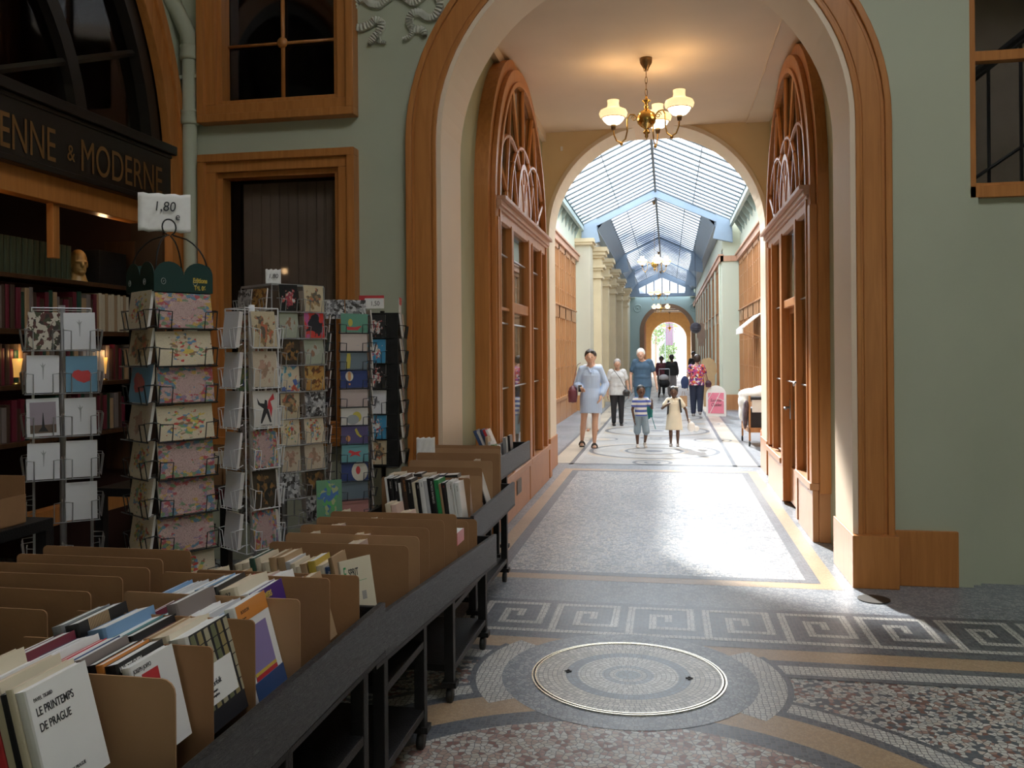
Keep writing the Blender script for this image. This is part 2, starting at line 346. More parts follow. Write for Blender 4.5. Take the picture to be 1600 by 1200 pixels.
# ------------------------------------------------------------ front wall with the great arch
AX, AZ = -.21, 3.20
def wall_part(mb, outline, y0, y1): mb.prism(outline, y0, y1, XZ)
wf = MB()
arch_o = archline(AX, AZ, 1.5, 0, 40)           # right leg -> over -> left leg
out = [(-2.2, 0)] + [(-2.2, 7), (2.03, 7), (2.03, 0)] + arch_o
wf.prism(out, 6.33, 6.95, XZ)
wf.box(-3.95,-3.61,6.33,6.6,0,7); wf.box(-2.34,-2.2,6.33,6.95,0,7)
wf.box(-3.61,-2.34,6.33,6.6,3.18,3.45); wf.box(-3.61,-2.34,6.33,6.6,5.0,7); wf.box(-3.61,-2.34,6.33,6.6,0,.9)
struct('wall_front', wf, green)
wr = MB(); wr.box(2.03,7,6.45,6.95,0,2.66); wr.box(2.03,7,6.45,6.95,5.2,7); wr.box(3.6,7,6.45,6.95,2.66,5.2); wr.box(2.39,3.3,6.43,6.45,.0,.38); wr.box(2.03,2.10,6.40,6.47,0,2.66)
struct('wall_front_right', wr, green)
# reveal lining (cream) of the arch
rv = MB(); rv.band(archline(AX, AZ, 1.45, 0, 40), archline(AX, AZ, 1.505, 0, 40), 6.255, 6.88, XZ); struct('trim_1', rv, flat('warm_cream_reveal', (.82,.66,.50), .6, var=.03, scale=1.5, bump=.04))
# moulded wooden architrave in three steps
t = MB(); t.band(archline(AX,AZ,1.49,.0,40), archline(AX,AZ,1.71,.0,40), 6.26, 6.34, XZ)
t.band(archline(AX,AZ,1.675,.0,40), archline(AX,AZ,1.72,.0,40), 6.235, 6.30, XZ); t.band(archline(AX,AZ,1.485,.0,40), archline(AX,AZ,1.515,.0,40), 6.24, 6.30, XZ); t.band(archline(AX,AZ,1.53,.0,40), archline(AX,AZ,1.655,.0,40), 6.252, 6.30, XZ)
struct('trim_2', t, wood_o, bev=.006)
b = MB(); b.box(1.225,1.525,6.19,6.90,0,.36); b.box(1.525,1.93,6.30,6.36,0,.38); struct('baseboard_right', b, wood_o, bev=.006)
b = MB(); b.box(-1.94,-1.645,6.19,6.90,0,.36); b.box(-2.34,-1.94,6.30,6.36,0,.38); struct('baseboard_left', b, wood_o, bev=.006)
# ------------------------------------------------------------ windows beside the arch
def frame(mb, x0, x1, z0, z1, w, y0, y1):
    mb.box(x0,x1,y0,y1,z0,z0+w); mb.box(x0,x1,y0,y1,z1-w,z1); mb.box(x0,x0+w,y0,y1,z0+w,z1-w); mb.box(x1-w,x1,y0,y1,z0+w,z1-w)
def window(n, x0, x1, z0, z1, panes, blind=False):
    f = MB(); frame(f, x0-.01, x1+.01, z0-.01, z1+.01, .06, 6.22, 6.36); frame(f, x0+.045, x1-.045, z0+.045, z1-.045, .085, 6.25, 6.38); frame(f, x0+.12, x1-.12, z0+.12, z1-.12, .05, 6.29, 6.42)
    o = f.build('window_%d' % n, wood_o, bev=.004); o['kind'] = 'structure'
    if panes:
        mm = MB(); xm = (x0+x1)/2; zm = 4.08
        mm.tube([(xm,6.40,z0+.16),(xm,6.40,z1-.16)], .017, 8); mm.tube([(x0+.16,6.40,zm),(x1-.16,6.40,zm)], .013, 8)
        mm.lathe([(.001,-.02),(.035,-.02),(.045,0),(.03,.012),(.022,.012),(.02,.02),(.001,.02)], n=18, M=Matrix.Translation((xm,6.385,zm)) @ Matrix.Rotation(PI/2,4,'X'))
        mm.build('glazing_bars', wood_o, o, True)
    gl = MB(); gl.box(x0+.1,x1-.1,6.425,6.43,z0+.1,z1-.1); gl.build('pane', darkglass if panes else clearglass, o)
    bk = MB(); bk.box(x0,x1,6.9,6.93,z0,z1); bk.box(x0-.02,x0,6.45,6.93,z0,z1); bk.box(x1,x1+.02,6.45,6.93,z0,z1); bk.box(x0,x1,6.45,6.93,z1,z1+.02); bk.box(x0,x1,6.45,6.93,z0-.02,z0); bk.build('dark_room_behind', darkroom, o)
    return o
window(1, -3.61, -2.34, 3.45, 4.95, True)
w2 = window(2, -3.61, -2.34, .93, 3.18, False)
bl = MB(); blm = flat('brown_blind', (.15,.11,.085), .7, var=.15, scale=3); nst = 11
for i in range(nst):
    xa = -3.35+i*.078; bl.box(xa, xa+.074, 6.455-.004*(i % 2), 6.47, 1.08, 2.99)
for i in range(nst-1): bl.tube([(-3.35+.076*(i+1),6.452,1.1),(-3.35+.076*(i+1),6.452,2.97)], .003, 4)
bl.build('blind', blm, w2)
# right-hand window with a stair behind
f = MB(); f.box(2.03,2.09,6.40,6.5,2.66,5.2); f.box(2.03,3.6,6.40,6.5,2.66,2.74); f.box(2.03,3.6,6.42,6.5,3.60,3.67); f.box(3.53,3.6,6.40,6.5,2.66,5.2); f.box(2.09,3.53,6.43,6.47,2.74,2.765); f.box(2.03,3.6,6.4,6.5,5.13,5.2)
w3 = f.build('window_3', wood_o, bev=.004); w3['kind'] = 'structure'
g = MB(); g.box(2.09,3.53,6.46,6.465,2.74,5.13); g.build('pane', clearglass, w3)
bm_ = flat('stairwell_wall', (.34,.28,.22), .8); bk = MB(); bk.box(1.9,4.2,8.2,8.25,2.2,5.6); bk.box(4.2,4.25,6.6,8.2,2.2,5.6); bk.box(1.88,1.9,6.95,8.2,2.2,5.6); bk.box(1.9,4.2,6.95,8.2,2.15,2.2); bk.box(1.9,4.2,6.95,8.2,5.6,5.65); bk.build('stairwell', bm_, w3)
rl = MB(); rl.tube([(2.0,6.9,3.42),(3.3,6.9,4.45)], .02, 6); rl.tube([(2.0,6.9,2.72),(3.3,6.9,3.6)], .014, 6); rl.tube([(2.0,6.9,3.47),(3.3,6.9,4.50)], .03, 6)
for x in (2.12,2.34,2.56,2.78,3.0,3.2): rl.tube([(x,6.9,2.3),(x,6.9,3.42+(x-2.0)*.79)], .012, 6)
rl.build('stair_railing', flat('dark_iron', (.02,.02,.025), .4, .6), w3)
# ------------------------------------------------------------ left wall with the bookshop arch
LX = -3.8; lc, lz = 3.72, 3.0
wl = MB(); ai = archline(lc, lz, 2.44, 0, 40); wl.prism([(0.9,0),(0.9,7),(6.4,7),(6.4,0)]+ai, LX-.3, LX, YZ); wl.box(LX-.3,LX,-6,.9,0,7)
struct('wall_left', wl, green)
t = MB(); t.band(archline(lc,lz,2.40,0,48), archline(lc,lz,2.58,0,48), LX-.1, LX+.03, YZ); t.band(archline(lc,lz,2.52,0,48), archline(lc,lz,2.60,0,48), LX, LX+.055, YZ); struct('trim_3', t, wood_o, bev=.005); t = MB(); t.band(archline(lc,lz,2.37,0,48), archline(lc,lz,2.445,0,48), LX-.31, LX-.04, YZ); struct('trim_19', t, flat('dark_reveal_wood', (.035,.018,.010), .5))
# fascia with gilded lettering
sf = thing('shop_fascia', 'black bookshop fascia board with gold capital lettering under the dark arch', 'sign', (LX, 4.2, 2.9))
m = MB(); m.box(-.08,.02,-2.2,1.92,-.10,.27); m.box(-.1,.06,-2.2,1.95,.27,.34); m.box(-.1,.05,-2.2,1.94,-.14,-.10); m.box(-.06,.03,-2.2,1.93,.24,.27); m.build('board', flat('black_fascia', (.014,.012,.011), .35), sf, bev=.006)
Mx = Matrix.Rotation(PI/2, 4, 'Z') @ Matrix.Rotation(PI/2, 4, 'X')
text_mesh('ENNE', .30, Matrix.Translation((.024,.40,-.06)) @ Mx, gold, 'lettering', sf, sx=.62)
text_mesh('&', .15, Matrix.Translation((.024,.775,-.02)) @ Mx, gold, 'lettering', sf, sx=.8)
text_mesh('MODERNE', .30, Matrix.Translation((.024,1.33,-.06)) @ Mx, gold, 'lettering', sf, sx=.66)
text_mesh('ANCI', .30, Matrix.Translation((.024,-.2,-.06)) @ Mx, gold, 'lettering', sf, sx=.62)
t = MB(); t.box(LX-.12,LX-.02,1.3,5.80,2.60,2.77); t.box(LX-.10,LX-.05,4.90,4.96,2.25,2.6); t.box(LX-.12,LX-.02,1.3,6.12,.55,.66); t.box(LX-.10,LX-.05,3.3,3.36,2.25,2.6); struct('trim_4', t, wood_o, bev=.004)
# tympanum glazing
t = MB(); dkw = flat('black_tympanum_wood', (.02,.016,.013), .35)
t.band(archline(lc,lz,2.26,3.1,32,0,PI,False), archline(lc,lz,2.41,3.1,32,0,PI,False), LX-.16, LX-.04, YZ); t.band(archline(lc,lz,1.45,3.1,32,0,PI,False), archline(lc,lz,1.56,3.1,32,0,PI,False), LX-.16, LX-.06, YZ)
for k in range(1, 8):
    a = PI*k/8; t.tube([(LX-.1, lc+.5*cos(a), lz+.5*sin(a)), (LX-.1, lc+2.3*cos(a), lz+2.3*sin(a))], .028, 6)
w4 = t.build('window_4', dkw); w4['kind'] = 'structure'
g = MB(); g.prism(archline(lc,lz+.05,2.33,0,32,0,PI,False), LX-.13, LX-.125, YZ); g.build('pane', darkglass, w4)
# shop interior
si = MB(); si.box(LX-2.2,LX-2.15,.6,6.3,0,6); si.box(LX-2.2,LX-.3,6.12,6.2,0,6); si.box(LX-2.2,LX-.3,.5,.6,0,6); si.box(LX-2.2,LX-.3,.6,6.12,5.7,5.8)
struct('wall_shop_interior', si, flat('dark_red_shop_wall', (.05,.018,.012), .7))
# pipe in the corner
pt = thing('drain_pipe', 'pale green painted drain pipe with collars in the wall corner', 'pipe', (-3.70, 6.26, 0))
m = MB(); m.tube([(0,0,0),(0,0,3.98)], .055, 20); m.tube([(0,0,4.0),(0,-.02,4.15),(-.05,-.10,4.32),(-.14,-.24,4.5),(-.28,-.4,4.66),(-.4,-.5,5.0)], .062, 16); m.build('pipe_run', green, pt, True)
for z in (.9, 2.2, 3.49, 4.0):
    m = MB(); m.lathe([(.055,-.055),(.07,-.05),(.074,-.03),(.066,.03),(.072,.04),(.072,.055),(.055,.06)], (0,0,z), 20); m.build('collar', green, pt, True)
m = MB(); m.box(-.09,.09,-.02,.02,3.80,3.83); m.tube([(-.10,0,3.8),(-.10,0,3.84)], .015, 8); m.tube([(.10,0,3.8),(.10,0,3.84)], .015, 8); m.build('bracket', green, pt)
# ------------------------------------------------------------ plaster ribbons
def ribbon(name, label, ox, oz, sgn=1):
    th = thing(name, label, 'wall ornament', (ox, 6.33, oz))
    def strip(path, w, nm='ribbon'):
        # smooth the path
        P = [Vector((a*sgn, 0, b*.8)) for a, b in path]; Q = []
        for i in range(len(P)-1):
            p0 = P[max(0,i-1)]; p1 = P[i]; p2 = P[i+1]; p3 = P[min(len(P)-1,i+2)]
            for k in range(10):
                t_ = k/10; Q.append(.5*((2*p1)+(p2-p0)*t_+(2*p0-5*p1+4*p2-p3)*t_*t_+(3*p1-p0-3*p2+p3)*t_**3))
        Q.append(P[-1]); vs = []; fs = []
        for i, q in enumerate(Q):
            t_ = (Q[min(i+1,len(Q)-1)]-Q[max(i-1,0)]).normalized(); nn = Vector((-t_.z, 0, t_.x)); ww = w*(1 if i < len(Q)-8 else .5+.05*(len(Q)-i))
            d = -.022-.009*(i % 3)
            vs += [q+nn*ww, q+nn*ww+Vector((0,d,0)), q+Vector((0,d-.008,0)), q-nn*ww+Vector((0,d,0)), q-nn*ww]
        for i in range(len(Q)-1):
            for k in range(4): fs.append((i*5+k, i*5+k+1, i*5+5+k+1, i*5+5+k))
        m = MB(); m.add(vs, fs); m.build(nm, stucco, th)
    strip([(.02,.16),(-.06,.10),(-.12,.06),(-.19,.075),(-.24,.13),(-.30,.10),(-.34,0),(-.36,-.09),(-.29,-.15),(-.2,-.13),(-.15,-.09),(-.10,-.12),(-.12,-.2),(-.17,-.27),(-.20,-.31)], .026)
    strip([(-.12,-.18),(-.13,-.25),(-.12,-.29),(-.07,-.31)], .016)
    strip([(.02,.16),(.09,.10),(.15,.05),(.22,.09),(.28,.15),(.34,.10),(.36,.0),(.32,-.09),(.26,-.10),(.2,-.05),(.14,-.06),(.12,-.13),(.15,-.2),(.22,-.22),(.24,-.28)], .026)
    strip([(.13,-.15),(.14,-.22),(.12,-.27),(.07,-.29)], .016)
    m = MB(); m.ell((0,-.02,.18), (.10,.035,.05)); m.ell((-.07,-.02,.2), (.06,.03,.04)); m.ell((.08,-.02,.2), (.06,.03,.04)); m.build('knot', stucco, th, True)
ribbon('plaster_ribbon_relief', 'fluted plaster ribbon relief on the green wall between window and arch', -2.03, 4.24)
ribbon('plaster_ribbon_relief', 'plaster ribbon relief at the top edge of the picture right of the arch', 1.72, 4.36)
# ------------------------------------------------------------ room shell of the rotunda
m = MB(); m.box(-6.2,7,-6,-5.8,0,7); struct('wall_back', m, green); m = MB(); m.box(6.0,6.2,-6,6.5,0,7); struct('wall_right', m, green)
OCR = 1.6; m = MB(); hole = arc((1.0,1.2), OCR, 0, T2, 40)[:-1]
for i in range(40):
    a = 2*PI*i/40; b_ = 2*PI*(i+1)/40
    def sq(t_):
        c_, s_ = cos(t_), sin(t_); k = min((7 if c_ > 0 else 8)/max(abs(c_),1e-6), (6 if s_ > 0 else 8)/max(abs(s_),1e-6)); return (1+c_*k, 1.2+s_*k)
    p, q = sq(a), sq(b_); h0, h1 = (1+OCR*cos(a), 1.2+OCR*sin(a)), (1+OCR*cos(b_), 1.2+OCR*sin(b_))
    m.add([(h0[0],h0[1],7),(h1[0],h1[1],7),(q[0],q[1],7),(p[0],p[1],7),(h0[0],h0[1],7.2),(h1[0],h1[1],7.2),(q[0],q[1],7.2),(p[0],p[1],7.2)], [(0,1,2,3),(7,6,5,4),(0,4,5,1)])
struct('ceiling_rotunda', m, cream)
m = MB(); m.box(-6.1,-3.8,6.4,7,0,7.2); m.box(-3.95,6.2,6.6,7,6.8,7.3); struct('wall_corner_fill', m, green)

# ------------------------------------------------------------ vestibule behind the great arch
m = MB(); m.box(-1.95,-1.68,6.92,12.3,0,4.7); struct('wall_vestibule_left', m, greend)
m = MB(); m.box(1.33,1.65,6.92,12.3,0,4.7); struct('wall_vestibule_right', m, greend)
m = MB(); m.box(-1.95,1.65,6.95,12.4,4.62,4.75); m.box(-1.75,-1.62,6.97,11.75,4.50,4.62); struct('ceiling', m, ceilm)
m = MB(); m.box(1.03,1.45,6.97,11.7,4.605,4.62)
pts = [(1.035+.008*rnd.uniform(-1,1), 6.97+i*.2, 4.603) for i in range(25)]; m.tube(pts, .006, 4); struct('trim_5', m, ceilm)
BX, BZ, BR = -.165, 3.22, 1.425
m = MB(); m.prism([(-1.95,0),(-1.95,4.7),(1.65,4.7),(1.65,0)]+archline(BX,BZ,BR+.02,0,40), 11.72, 12.3, XZ); struct('wall_inner_arch', m, ochre)
m = MB(); m.band(archline(BX,BZ,BR,0,40), archline(BX,BZ,BR+.05,0,40), 11.70, 12.34, XZ); struct('trim_6', m, cream)
m = MB(); m.box(-1.72,-1.575,11.62,12.36,0,.44); m.box(-1.62,-1.50,11.0,11.2,0,.40); struct('baseboard_inner_left', m, wood_o, bev=.006)
m = MB(); m.box(1.245,1.4,11.62,12.36,0,.44); struct('baseboard_inner_right', m, wood_o, bev=.006)
m = MB(); m.box(-1.42,-1.39,11.700,11.715,4.36,4.42); o = m.build('alarm_sounder', paper); tag(o, 'small pale wall box above the left of the inner arch', 'box'); o.location = (-.0,0,0)
# air grille on the left plinth
# ------------------------------------------------------------ arched shopfronts in the vestibule
def shopfront(side, n):
    xs = -1.55 if side < 0 else 1.24          # glass plane
    xw = -1.69 if side < 0 else 1.34
    face = xs-side*.03                        # towards the passage
    fn = lambda a, b, d: (xs - side*d, a, b)  # d>0 : towards passage
    dw = abs(xw-xs)
    yc, zc, R = (9.2 if side < 0 else 9.3), 2.95, 1.62
    f = MB()
    f.band(archline(yc,zc,R-.13,.42,36), archline(yc,zc,R+.12,.42,36), -dw, .0, fn)
    f.band(archline(yc,zc,R-.14,.42,36), archline(yc,zc,R+.02,.42,36), 0, .045, fn); f.band(archline(yc,zc,R-.15,.42,36), archline(yc,zc,R-.10,.42,36), .045, .065, fn)
    root = f.build('window_%d' % n, wood_o, bev=.005); root['kind'] = 'structure'
    def part(name, mb, mat=wood_o, **k): return mb.build(name, mat, root, **k)
    # transom cornice
    m = MB(); y0, y1 = yc-R+.03, yc+R-.03
    for z0, z1, d in ((zc-.03, zc+.0, .07), (zc, zc+.05, .09), (zc+.05, zc+.085, .13), (zc-.12, zc-.03, .05)): m.box(min(xs, xs-side*d), max(xs, xs-side*d), y0, y1, z0, z1)
    part('transom', m, wood_p, bev=.004)
    # fan tracery
    m = MB(); r = .024; X = xs-side*.02
    P3 = lambda a, b: (X, a, b)
    for c_, rr, a0, a1 in ((yc, .80, 0, PI),):
        m.tube([P3(*p) for p in arc((yc, zc+.05), rr, a0, a1, 24)], r, 6)
    for a in (PI*.5, PI*.36, PI*.64): m.tube([P3(yc+.38*cos(a), zc+.38*sin(a)+.1), P3(yc+1.5*cos(a), zc+1.5*sin(a))], r, 6)
    m.tube([P3(*p) for p in arc((yc-.75, zc+.05), .75, 0, PI*.78, 16)], r, 6); m.tube([P3(*p) for p in arc((yc+.75, zc+.05), .75, PI, PI*.22, 16)], r, 6)
    for s_ in (-1, 1):
        m.tube([P3(yc+s_*1.05, zc+.05), P3(yc+s_*.75, zc+1.28)], r, 6); m.tube([P3(yc+s_*.4, zc+.1), P3(yc+s_*.62, zc+.6)], r, 6); m.tube([P3(yc+s_*.8, zc+.1), P3(yc+s_*1.42, zc+.5)], r, 6)
    part('tracery', m, wood_o)
    m = MB(); ol = arc((yc, zc+.08), .36, 0, PI, 20); ol = [(a, zc+.08+(b-zc-.08)*1.55) for a, b in ol]; m.prism(ol, -.03, .03, fn); part('fan_panel', m, wood_p, bev=.004)
    m = MB(); m.band([(a, zc+.08+(b-zc-.08)*1.0) for a, b in ol], [(yc+(a-yc)*1.18, zc+.08+(b-zc-.08)*1.1) for a, b in ol], .0, .045, fn); part('fan_panel_moulding', m, wood_o)
    # lower posts and rails
    m = MB()
    if side < 0:
        posts = [7.63, 8.25, 8.38, 9.28, 9.45, 10.1, 10.65]; 
        for y, w in ((7.66,.10),(8.34,.10),(9.42,.14),(9.62,.04),(10.3,.05),(10.72,.12)): m.box(min(xs-.03,xs+.03), max(xs-.03,xs+.06), y-w/2, y+w/2, .45, zc-.1)
        m.box(xs-.02,xs+.045,8.38,9.36,2.02,2.12); m.box(xs-.02,xs+.03,7.7,8.3,2.02,2.05)
    else:
        for y, w in ((7.66,.12),(8.50,.10),(9.55,.16),(10.35,.06),(10.72,.12)): m.box(xs-.06, xs+.03, y-w/2, y+w/2, .03 if 8.4 < y < 9.7 else .5, zc-.1)
        m.box(xs-.04,xs+.02,8.5,9.5,2.06,2.14)
    part('posts', m, wood_o, bev=.005)
    m = MB()
    for z in ((1.28, 1.9, 2.55) if side < 0 else (1.3, 2.1)):
        m.tube([(xs-side*.01, 7.7, z), (xs-side*.01, 10.7, z)], .008, 5)
    part('lead_bars', m, greym)
    # glass
    g = MB(); gy = (7.6, 10.75) if side < 0 else None
    if side < 0: g.box(xs-.003, xs+.003, 7.6, 10.75, .45, zc)
    else: g.box(xs-.003, xs+.003, 7.6, 8.5, .5, zc); g.box(xs-.003, xs+.003, 9.6, 10.75, .5, zc); g.box(xs-.003, xs+.003, 8.5, 9.5, 2.1, zc)
    g.prism(archline(yc, zc+.02, R-.12, 0, 28, 0, PI, False), -.003, .003, fn); part('panes', g, shopglass)
    # stylobate
    m = MB()
    def sty(y0_, y1_, zt):
        m.box(min(xw, xs-side*.0), max(xw, xs-side*.0), y0_, y1_, 0, zt); a, b_ = sorted((xs, xs-side*.05)); m.box(a, b_, y0_+.02, y1_-.02, 0, zt-.06); a, b_ = sorted((xs+side*.02, xs-side*.075)); m.box(a, b_, y0_, y1_, zt-.06, zt)
    if side < 0: sty(7.46, 9.36, .45); sty(9.37, 10.93, .45)
    else: sty(7.6, 8.5, .5); sty(9.62, 10.95, .47)
    part('plinth', m, flat('pinkish_varnished_plinth', (.48,.22,.09), .4, var=.06), bev=.006)
    if side < 0:
        m = MB(); m.box(xs+.05, xs+.056, 8.5, 8.75, .19, .34)
        for i in range(9): m.box(xs+.056, xs+.062, 8.51+i*.026, 8.525+i*.026, .2, .33)
        part('air_grille', m, flat('grey_grille', (.25,.23,.2), .4, .7))
    # depth behind: shop room
    m = MB(); a, b_ = sorted((xw, xw+side*.02)); 
    return root
shopfront(-1, 5); shopfront(1, 6)
# door leaf and lever on the right
d = MB(); d.box(1.255,1.295,8.52,8.62,.03,2.1); d.box(1.255,1.295,9.4,9.5,.03,2.1); d.box(1.255,1.295,8.62,9.4,.03,.40); d.box(1.255,1.295,8.62,9.4,2.0,2.1)
do = d.build('door_1', wood_o, bev=.004); do['kind'] = 'structure'; g = MB(); g.box(1.272,1.278,8.62,9.4,.4,2.0); g.build('door_pane', shopglass, do)
h = MB(); h.tube([(1.255,9.42,1.02),(1.20,9.42,1.02),(1.195,9.41,1.02),(1.19,9.28,1.015)], .011, 8); h.box(1.248,1.256,9.40,9.44,.9,1.1); h.build('door_handle', greym, do, True)
h = MB(); h.tube([(1.21,8.5,1.32),(1.16,8.44,1.32),(1.14,8.30,1.30)], .012, 8); h.build('door_lever', whitem, do, True)

# ------------------------------------------------------------ gallery beyond
green2 = flat('pale_gallery_green', (.60,.635,.52), .6, var=.04, scale=.8); bluewall = flat('end_wall_blue_green', (.33,.44,.45), .6, var=.04, scale=.8)
lime = flat('limestone_cream', (.70,.58,.38), .65, var=.06, scale=2); brown = flat('brown_arch_trim', (.22,.125,.075), .45)
woodg = wood('gallery_honey_wood', (.42,.19,.075), (.53,.26,.11), .4)
m = MB(); m.box(-2.7,-2.5,12.3,24.0,0,5.6); m.box(-2.7,-1.6,12.3,12.4,0,4.7); struct('wall_gallery_left', m, green2)
m = MB(); m.box(1.95,2.15,12.3,24.3,0,5.6); m.box(1.28,2.1,12.3,12.4,0,4.7); struct('wall_gallery_right', m, green2)
m = MB(); m.box(-2.6,2.1,12.3,12.4,4.7,6.3); struct('wall_gallery_gable', m, green2)
m = MB(); m.box(-2.5,-2.09,23.7,24.6,0,4.55); m.box(-2.3,-2.1,24.5,49,0,5.3); struct('wall_gallery_left_far', m, flat('pale_lime_wall', (.62,.58,.46), .6, var=.04, scale=.8))
m = MB(); m.box(1.46,1.95,24.2,25.0,0,4.2); m.box(1.50,1.95,24.25,25.0,4.2,4.66); m.box(1.5,1.7,24.6,49,0,5.3); struct('wall_gallery_right_far', m, green2)
m = MB(); m.box(-2.52,-2.07,23.68,24.6,0,.42); m.box(1.44,1.97,24.18,25.0,0,.42); struct('baseboard_gallery', m, woodg)
# cream cornice + pilasters with capitals (left)
m = MB(); m.box(-2.55,-2.02,23.6,24.5,4.55,4.62); m.box(-2.58,-1.97,23.56,24.5,4.62,4.72); m.box(-2.11,-2.06,24.6,49,4.55,4.7); struct('trim_7', m, lime)
cap = [(.16,0),(.19,.03),(.17,.06),(.17,.25),(.20,.28),(.24,.33),(.24,.38)]
for i, y in enumerate((25.1, 28.2, 31.9, 36.2, 41.5)):
    th = thing('stone_pilaster', '', 'pilaster', (-2.02, y, 0), 0, 'cream stone pilasters along the left gallery wall')
    th['label'] = 'cream stone pilaster with moulded capital, %s from the front in the left gallery row' % ('nearest' if i == 0 else ORDF[i])
    m = MB(); m.box(-.08,.14,-.26,.26,.35,3.72); m.build('shaft', lime, th); m = MB(); m.box(-.08,.19,-.30,.30,0,.35); m.build('base', lime, th)
    m = MB()
    for z0, z1, e in ((3.72,3.78,.06),(3.78,3.95,.0),(3.95,4.02,.06),(4.02,4.10,.11),(4.10,4.3,.02),(4.3,4.38,.08),(4.38,4.48,.14),(4.48,4.60,.19)): m.box(-.08,.14+e,-.26-e,.26+e,z0,z1)
    m.ell((.12,0,4.2), (.05,.12,.09)); m.build('capital', lime, th)
# wooden shopfronts: repeated glazed bays
def bays(name, label, x, sgn, ys, ztop, w, grp, zmid=2.55):
    for i, y in enumerate(ys):
        th = thing(name, '', 'shopfront', (x, y, 0), 0, grp); th['label'] = label % ORDF[i]
        a, b_ = sorted((0, sgn*.05)); m = MB()
        m.box(a,b_,.0,w,0,.55); m.box(a,b_,0,.07,.55,ztop); m.box(a,b_,w-.07,w,.55,ztop); m.box(a,b_,0,w,zmid-.14,zmid+.14); m.box(a,b_,0,w,ztop-.12,ztop); a2, b2 = sorted((0, sgn*.08)); m.box(a2,b2,0,w,.5,.57)
        m.box(a2,b2,0,w,zmid+.14,zmid+.17); m.build('frame', woodg, th)
        for yy in (w/3, 2*w/3):
            q = MB(); q.box(a,b_,yy-.025,yy+.025,.55,ztop-.1); q.build('mullion', woodg, th)
        q = MB()
        for z in (1.25, 1.9, 3.1, 3.6): q.box(min(0,sgn*.03),max(0,sgn*.03),.06,w-.06,z-.012,z+.012)
        q.build('glazing_bar', woodg, th)
        q = MB(); c0, c1 = sorted((sgn*.006, sgn*.012)); q.box(c0,c1,.06,w-.06,.55,ztop-.1); q.build('glass', winglass, th)
winglass = flat('reflecting_shop_window', (.30,.24,.17), .12, var=.35, scale=1.5)
bays('gallery_shopfront', 'honey wood glazed shop bay on the left gallery wall, %s before the green pier', -2.5, 1, [12.45+i*1.22 for i in range(9)], 4.1, 1.18, 'wooden shop bays on the left gallery wall')
bays('gallery_shopfront', 'honey wood glazed shop bay on the near right gallery wall, %s from the arch', 1.95, -1, [12.45+i*1.3 for i in range(9)], 4.05, 1.26, 'wooden shop bays on the near right gallery wall')
bays('gallery_shopfront', 'honey wood glazed shop bay beyond the right pier, %s from the pier', 1.5, -1, [25.2+i*2.3 for i in range(9)], 4.05, 1.75, 'wooden shop bays beyond the right pier')
m = MB(); m.box(-2.5,-2.40,12.4,23.7,4.1,4.24); m.box(-2.5,-2.36,12.4,23.7,4.24,4.28); m.box(1.84,1.95,12.4,24.2,4.05,4.2); m.box(1.80,1.95,12.4,24.2,4.2,4.24); m.box(1.42,1.97,24.16,24.3,4.05,4.2); m.box(1.39,1.5,24.16,49,4.05,4.2); m.box(1.36,1.5,24.13,49,4.2,4.24); struct('trim_8', m, wood_p)
for i in range(10):
    m = MB(); m.box(1.42,1.5,24.62+i*2.3+.05 if i else 24.62,25.15+i*2.3,.4,4.04); struct('wall_gallery_pier_right_%d' % (i+1), m, green2)
# sign bracket ledge near the arch (upper right)
# roof: eaves with brackets, trusses, glazing
RX = -.31
def roof(y0, y1, xl, xr, ze, zr, nb, nm):
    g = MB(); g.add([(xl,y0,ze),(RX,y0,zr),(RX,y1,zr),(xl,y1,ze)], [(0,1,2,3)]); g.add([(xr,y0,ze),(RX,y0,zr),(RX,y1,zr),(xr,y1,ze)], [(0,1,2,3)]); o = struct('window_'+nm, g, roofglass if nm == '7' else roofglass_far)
    b_ = MB()
    for i in range(nb+1):
        y = y0+(y1-y0)*i/nb
        for xe in (xl, xr): b_.tube([(xe,y,ze-.01),(RX,y,zr-.01)], .026 if nm == '7' else .018, 4)
    b_.build('glazing_bars', steel, o)
    b_ = MB(); b_.box(RX-.03,RX+.03,y0,y1,zr-.10,zr)
    for f_ in (.5,):
        for xe in (xl, xr): b_.tube([(xe+(RX-xe)*f_,y0,ze+(zr-ze)*f_-.03),(xe+(RX-xe)*f_,y1,ze+(zr-ze)*f_-.03)], .012, 4)
    b_.build('ridge_beam', steel, o)
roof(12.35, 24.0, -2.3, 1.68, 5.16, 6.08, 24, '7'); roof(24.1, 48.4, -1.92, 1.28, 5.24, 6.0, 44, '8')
m = MB(); m.box(-2.36,-2.28,12.35,24,4.98,5.18); m.box(-2.5,-2.28,12.35,24,5.10,5.14); m.box(1.66,1.74,12.35,24,4.98,5.18); m.box(1.66,1.95,12.35,24,5.10,5.14)
for i in range(16):
    y = 12.8+i*.72
    for xa, xb in ((-2.5,-2.32),(1.95,1.70)): m.add([(xa,y,4.72),(xa,y,5.10),(xb,y,5.10),(xa,y+.03,4.72),(xa,y+.03,5.10),(xb,y+.03,5.10)], [(0,1,2),(5,4,3),(0,3,4,1),(1,4,5,2),(2,5,3,0)])
struct('trim_9', m, flat('eaves_grey_paint', (.34,.42,.42), .5))
